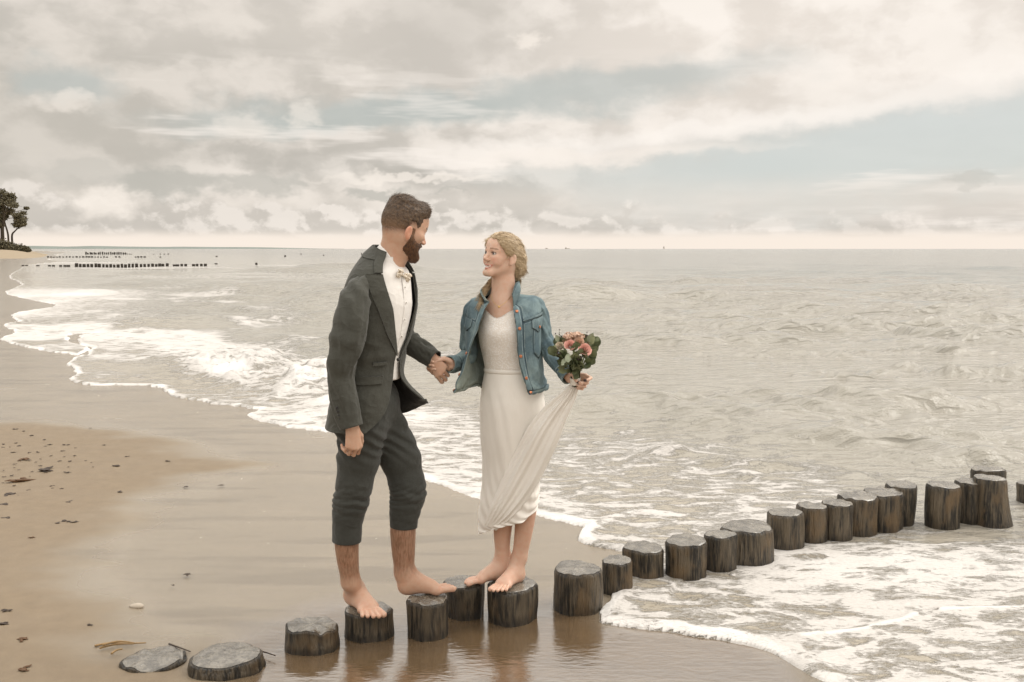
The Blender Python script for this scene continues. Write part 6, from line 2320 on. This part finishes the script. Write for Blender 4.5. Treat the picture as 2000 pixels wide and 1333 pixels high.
def orient(o, loc, nz, s_, rg, squash=1.0):
    z = unit(nz); x = unit(np.cross([.3, .2, .9] if abs(z[2]) < .9 else [1, 0, 0], z)); y = np.cross(z, x)
    a = rg.uniform(0, 6.28)
    x2 = x * math.cos(a) + y * math.sin(a); y2 = np.cross(z, x2)
    mt = Matrix([[x2[0] * s_, y2[0] * s_, z[0] * s_ * squash, loc[0]], [x2[1] * s_, y2[1] * s_, z[1] * s_ * squash, loc[1]], [x2[2] * s_, y2[2] * s_, z[2] * s_ * squash, loc[2]], [0, 0, 0, 1]])
    o.matrix_local = mt


rg = np.random.default_rng(12)
ctr = BQ(1122, 706, .0)
for (u, v, dy, s_, mat, nm, lab) in ((1142, 683, -.062, .028, m_rose, 'rose', 'largest open coral rose'), (1113, 674, -.055, .024, m_rose, 'rose', 'half open coral rose'), (1131, 668, -.02, .024, m_peach, 'rose', 'peach rose'),
                                     (1093, 676, -.03, .020, m_cream, 'cream_flower', None), (1118, 662, .02, .024, m_peach, 'rose', None), (1106, 664, .01, .020, m_peach, 'rose', None), (1150, 668, .03, .018, m_cream, 'cream_flower', None)):
    me = rose_mesh(rg); me.materials.append(mat)
    o = obj(nm, me, None, bq)
    if lab:
        o['label'] = lab
    lc = BQ(u, v, dy)
    nz = unit(lc - ctr) * .6 + np.array([0, -.75, .15])
    orient(o, lc, nz, s_, rg)
# fuzzy blossom heads on top
for (u, v, dy, r_) in ((1112, 659, -.02, .026), (1126, 657, -.01, .022), (1134, 660, .01, .02)):
    mb = MB()
    for k in range(70):
        d_ = unit(rg.normal(0, 1, 3)); d_[2] = abs(d_[2]) * .8
        c_ = d_ * r_
        a_ = unit(rg.normal(0, 1, 3)); b_ = unit(np.cross(a_, d_ + .01))
        q_ = .0052
        mb.add([c_ - a_ * q_, c_ + b_ * q_ + d_ * .002, c_ + a_ * q_, c_ - b_ * q_ + d_ * .002], [[0, 1, 2, 3]])
    o = mb.build('blossom_head', m_blos, bq); o.location = BQ(u, v, dy)
# leaves
def leaf_mesh(kind_):
    V, F = [], []
    nu, nv = 5, 7
    for i in range(nv):
        t_ = i / (nv - 1)
        w_ = (math.sin(math.pi * min(1, t_ * .96 + .02)) ** .55 * .5) if kind_ == 'round' else (math.sin(math.pi * (t_ * .94 + .03)) ** .9 * .30)
        for j in range(nu):
            s_ = (j / (nu - 1) - .5) * 2
            V.append((s_ * w_, t_, .10 * s_ * s_ + .16 * math.sin(t_ * 2.4)))
    me = mesh_np('leaf', np.array(V), grid_faces(nv, nu))
    return me


lr_ = leaf_mesh('round'); lr_.materials.append(m_gleaf)
lp_ = leaf_mesh('long'); lp_.materials.append(m_pleaf)
lg_ = leaf_mesh('long'); lg_.materials.append(m_gleaf)
spots = [(1160, 666, -.02), (1163, 676, -.03), (1156, 690, -.03), (1149, 704, -.04), (1148, 717, -.04), (1158, 700, .0), (1165, 670, .02), (1152, 674, .03),
         (1084, 678, -.03), (1080, 688, -.02), (1076, 680, .0), (1088, 700, -.04), (1092, 710, -.05), (1100, 714, -.06), (1106, 716, -.06), (1112, 708, -.07), (1118, 714, -.07), (1128, 716, -.06), (1136, 722, -.05), (1104, 700, -.06),
         (1102, 688, -.06), (1122, 690, -.075), (1128, 700, -.07), (1110, 724, -.05), (1120, 726, -.055), (1130, 708, -.065), (1140, 710, -.06), (1096, 692, -.05), (1086, 690, .01), (1100, 668, .02), (1142, 664, .02), (1090, 666, .01), (1122, 676, -.05), (1146, 694, -.055), (1098, 722, -.03), (1134, 690, -.06), (1152, 712, -.01), (1124, 740 - 10, -.05)]
for i, (u, v, dy) in enumerate(spots):
    for k in range(2):
        lc = BQ(u + rg.normal(0, 2.5), v + rg.normal(0, 2.5), dy + rg.normal(0, .012))
        out = unit(lc - BQ(1124, 726, 0) + rg.normal(0, .012, 3))
        o = obj('leaf', lr_ if rg.random() < .72 else lg_, None, bq)
        s_ = rg.uniform(.032, .046)
        y = out; z = unit(np.array([0, -1, .35]) + rg.normal(0, .55, 3)); x = unit(np.cross(y, z)); z = np.cross(x, y)
        lc = lc - y * s_ * .5
        o.matrix_local = Matrix([[x[0] * s_, y[0] * s_, z[0] * s_, lc[0]], [x[1] * s_, y[1] * s_, z[1] * s_, lc[1]], [x[2] * s_, y[2] * s_, z[2] * s_, lc[2]], [0, 0, 0, 1]])
for (u, v, dy, du, dv, s_) in ((1110, 690, -.075, -4, 22, .046), (1106, 700, -.08, -8, 12, .040), (1148, 668, .0, 8, -14, .050), (1090, 668, -.03, -6, -14, .036)):
    o = obj('pale_leaf', lp_, None, bq)
    a_, b_ = BQ(u, v, dy), BQ(u - du, v - dv, dy)
    y = unit(BQ(u + du, v + dv, dy - .01) - a_); z = unit(np.array([.2, -1, .3])); x = unit(np.cross(y, z)); z = np.cross(x, y)
    o.matrix_local = Matrix([[x[0] * s_, y[0] * s_, z[0] * s_, a_[0]], [x[1] * s_, y[1] * s_, z[1] * s_, a_[1]], [x[2] * s_, y[2] * s_, z[2] * s_, a_[2]], [0, 0, 0, 1]])
# sprigs with small dark buds
for (pts, nb) in (([(1123, 730, -.03), (1126, 705, -.07), (1124, 688, -.085)], 14), ([(1118, 730, -.02), (1098, 700, -.05), (1090, 690, -.06)], 14), ([(1126, 730, -.02), (1132, 704, -.07), (1134, 700, -.075)], 12),
                  ([(1110, 700, .0), (1096, 668, .0), (1092, 655, .0), (1093, 648, .0)], 5), ([(1138, 690, .0), (1142, 660, .0), (1146, 653, .0)], 6), ([(1116, 680, .02), (1112, 655, .02)], 4)):
    P_ = catmull([BQ(*q_) for q_ in pts], 10)
    mb = MB(); mb.tube(P_, .0011, 5)
    o = mb.build('sprig', m_stem, bq)
    mb = MB()
    th = np.linspace(0, math.pi, 5)
    for k in range(nb):
        c_ = P_[rg.integers(5, 10)] + rg.normal(0, .006, 3)
        V = [[math.sin(a_) * math.cos(b_) * .0028, math.sin(a_) * math.sin(b_) * .0028, math.cos(a_) * .0034] for a_ in th for b_ in np.linspace(0, 2 * math.pi, 6, endpoint=False)]
        mb.add(np.array(V) + c_, grid_faces(5, 6, True))
    mb.build('bud', m_berry, o)
# bundle of stems and the ribbon round it
mb = MB()
for k in range(22):
    a_ = k * 2.39996; r_ = .017 * math.sqrt((k + .5) / 22)
    off = bx * r_ * math.cos(a_) + by * r_ * math.sin(a_)
    mb.tube(catmull([off * .8 - bu * .020, off, off * 1.3 + bu * .05, off * 3.2 + bu * .10], 8), .0035, 6)
mb.build('stem_bundle', m_stem, bq)
P_ = [-bu * .012, bu * .0, bu * .018]
sheet_obj('ribbon', tube_rows(catmull(P_, 5), [.0225, .023, .023, .0232, .0236], 12), 32, 10, m_ribbon, bq, True, .0015, lambda s_, t_, g: .0012 * np.sin(t_ * 26))
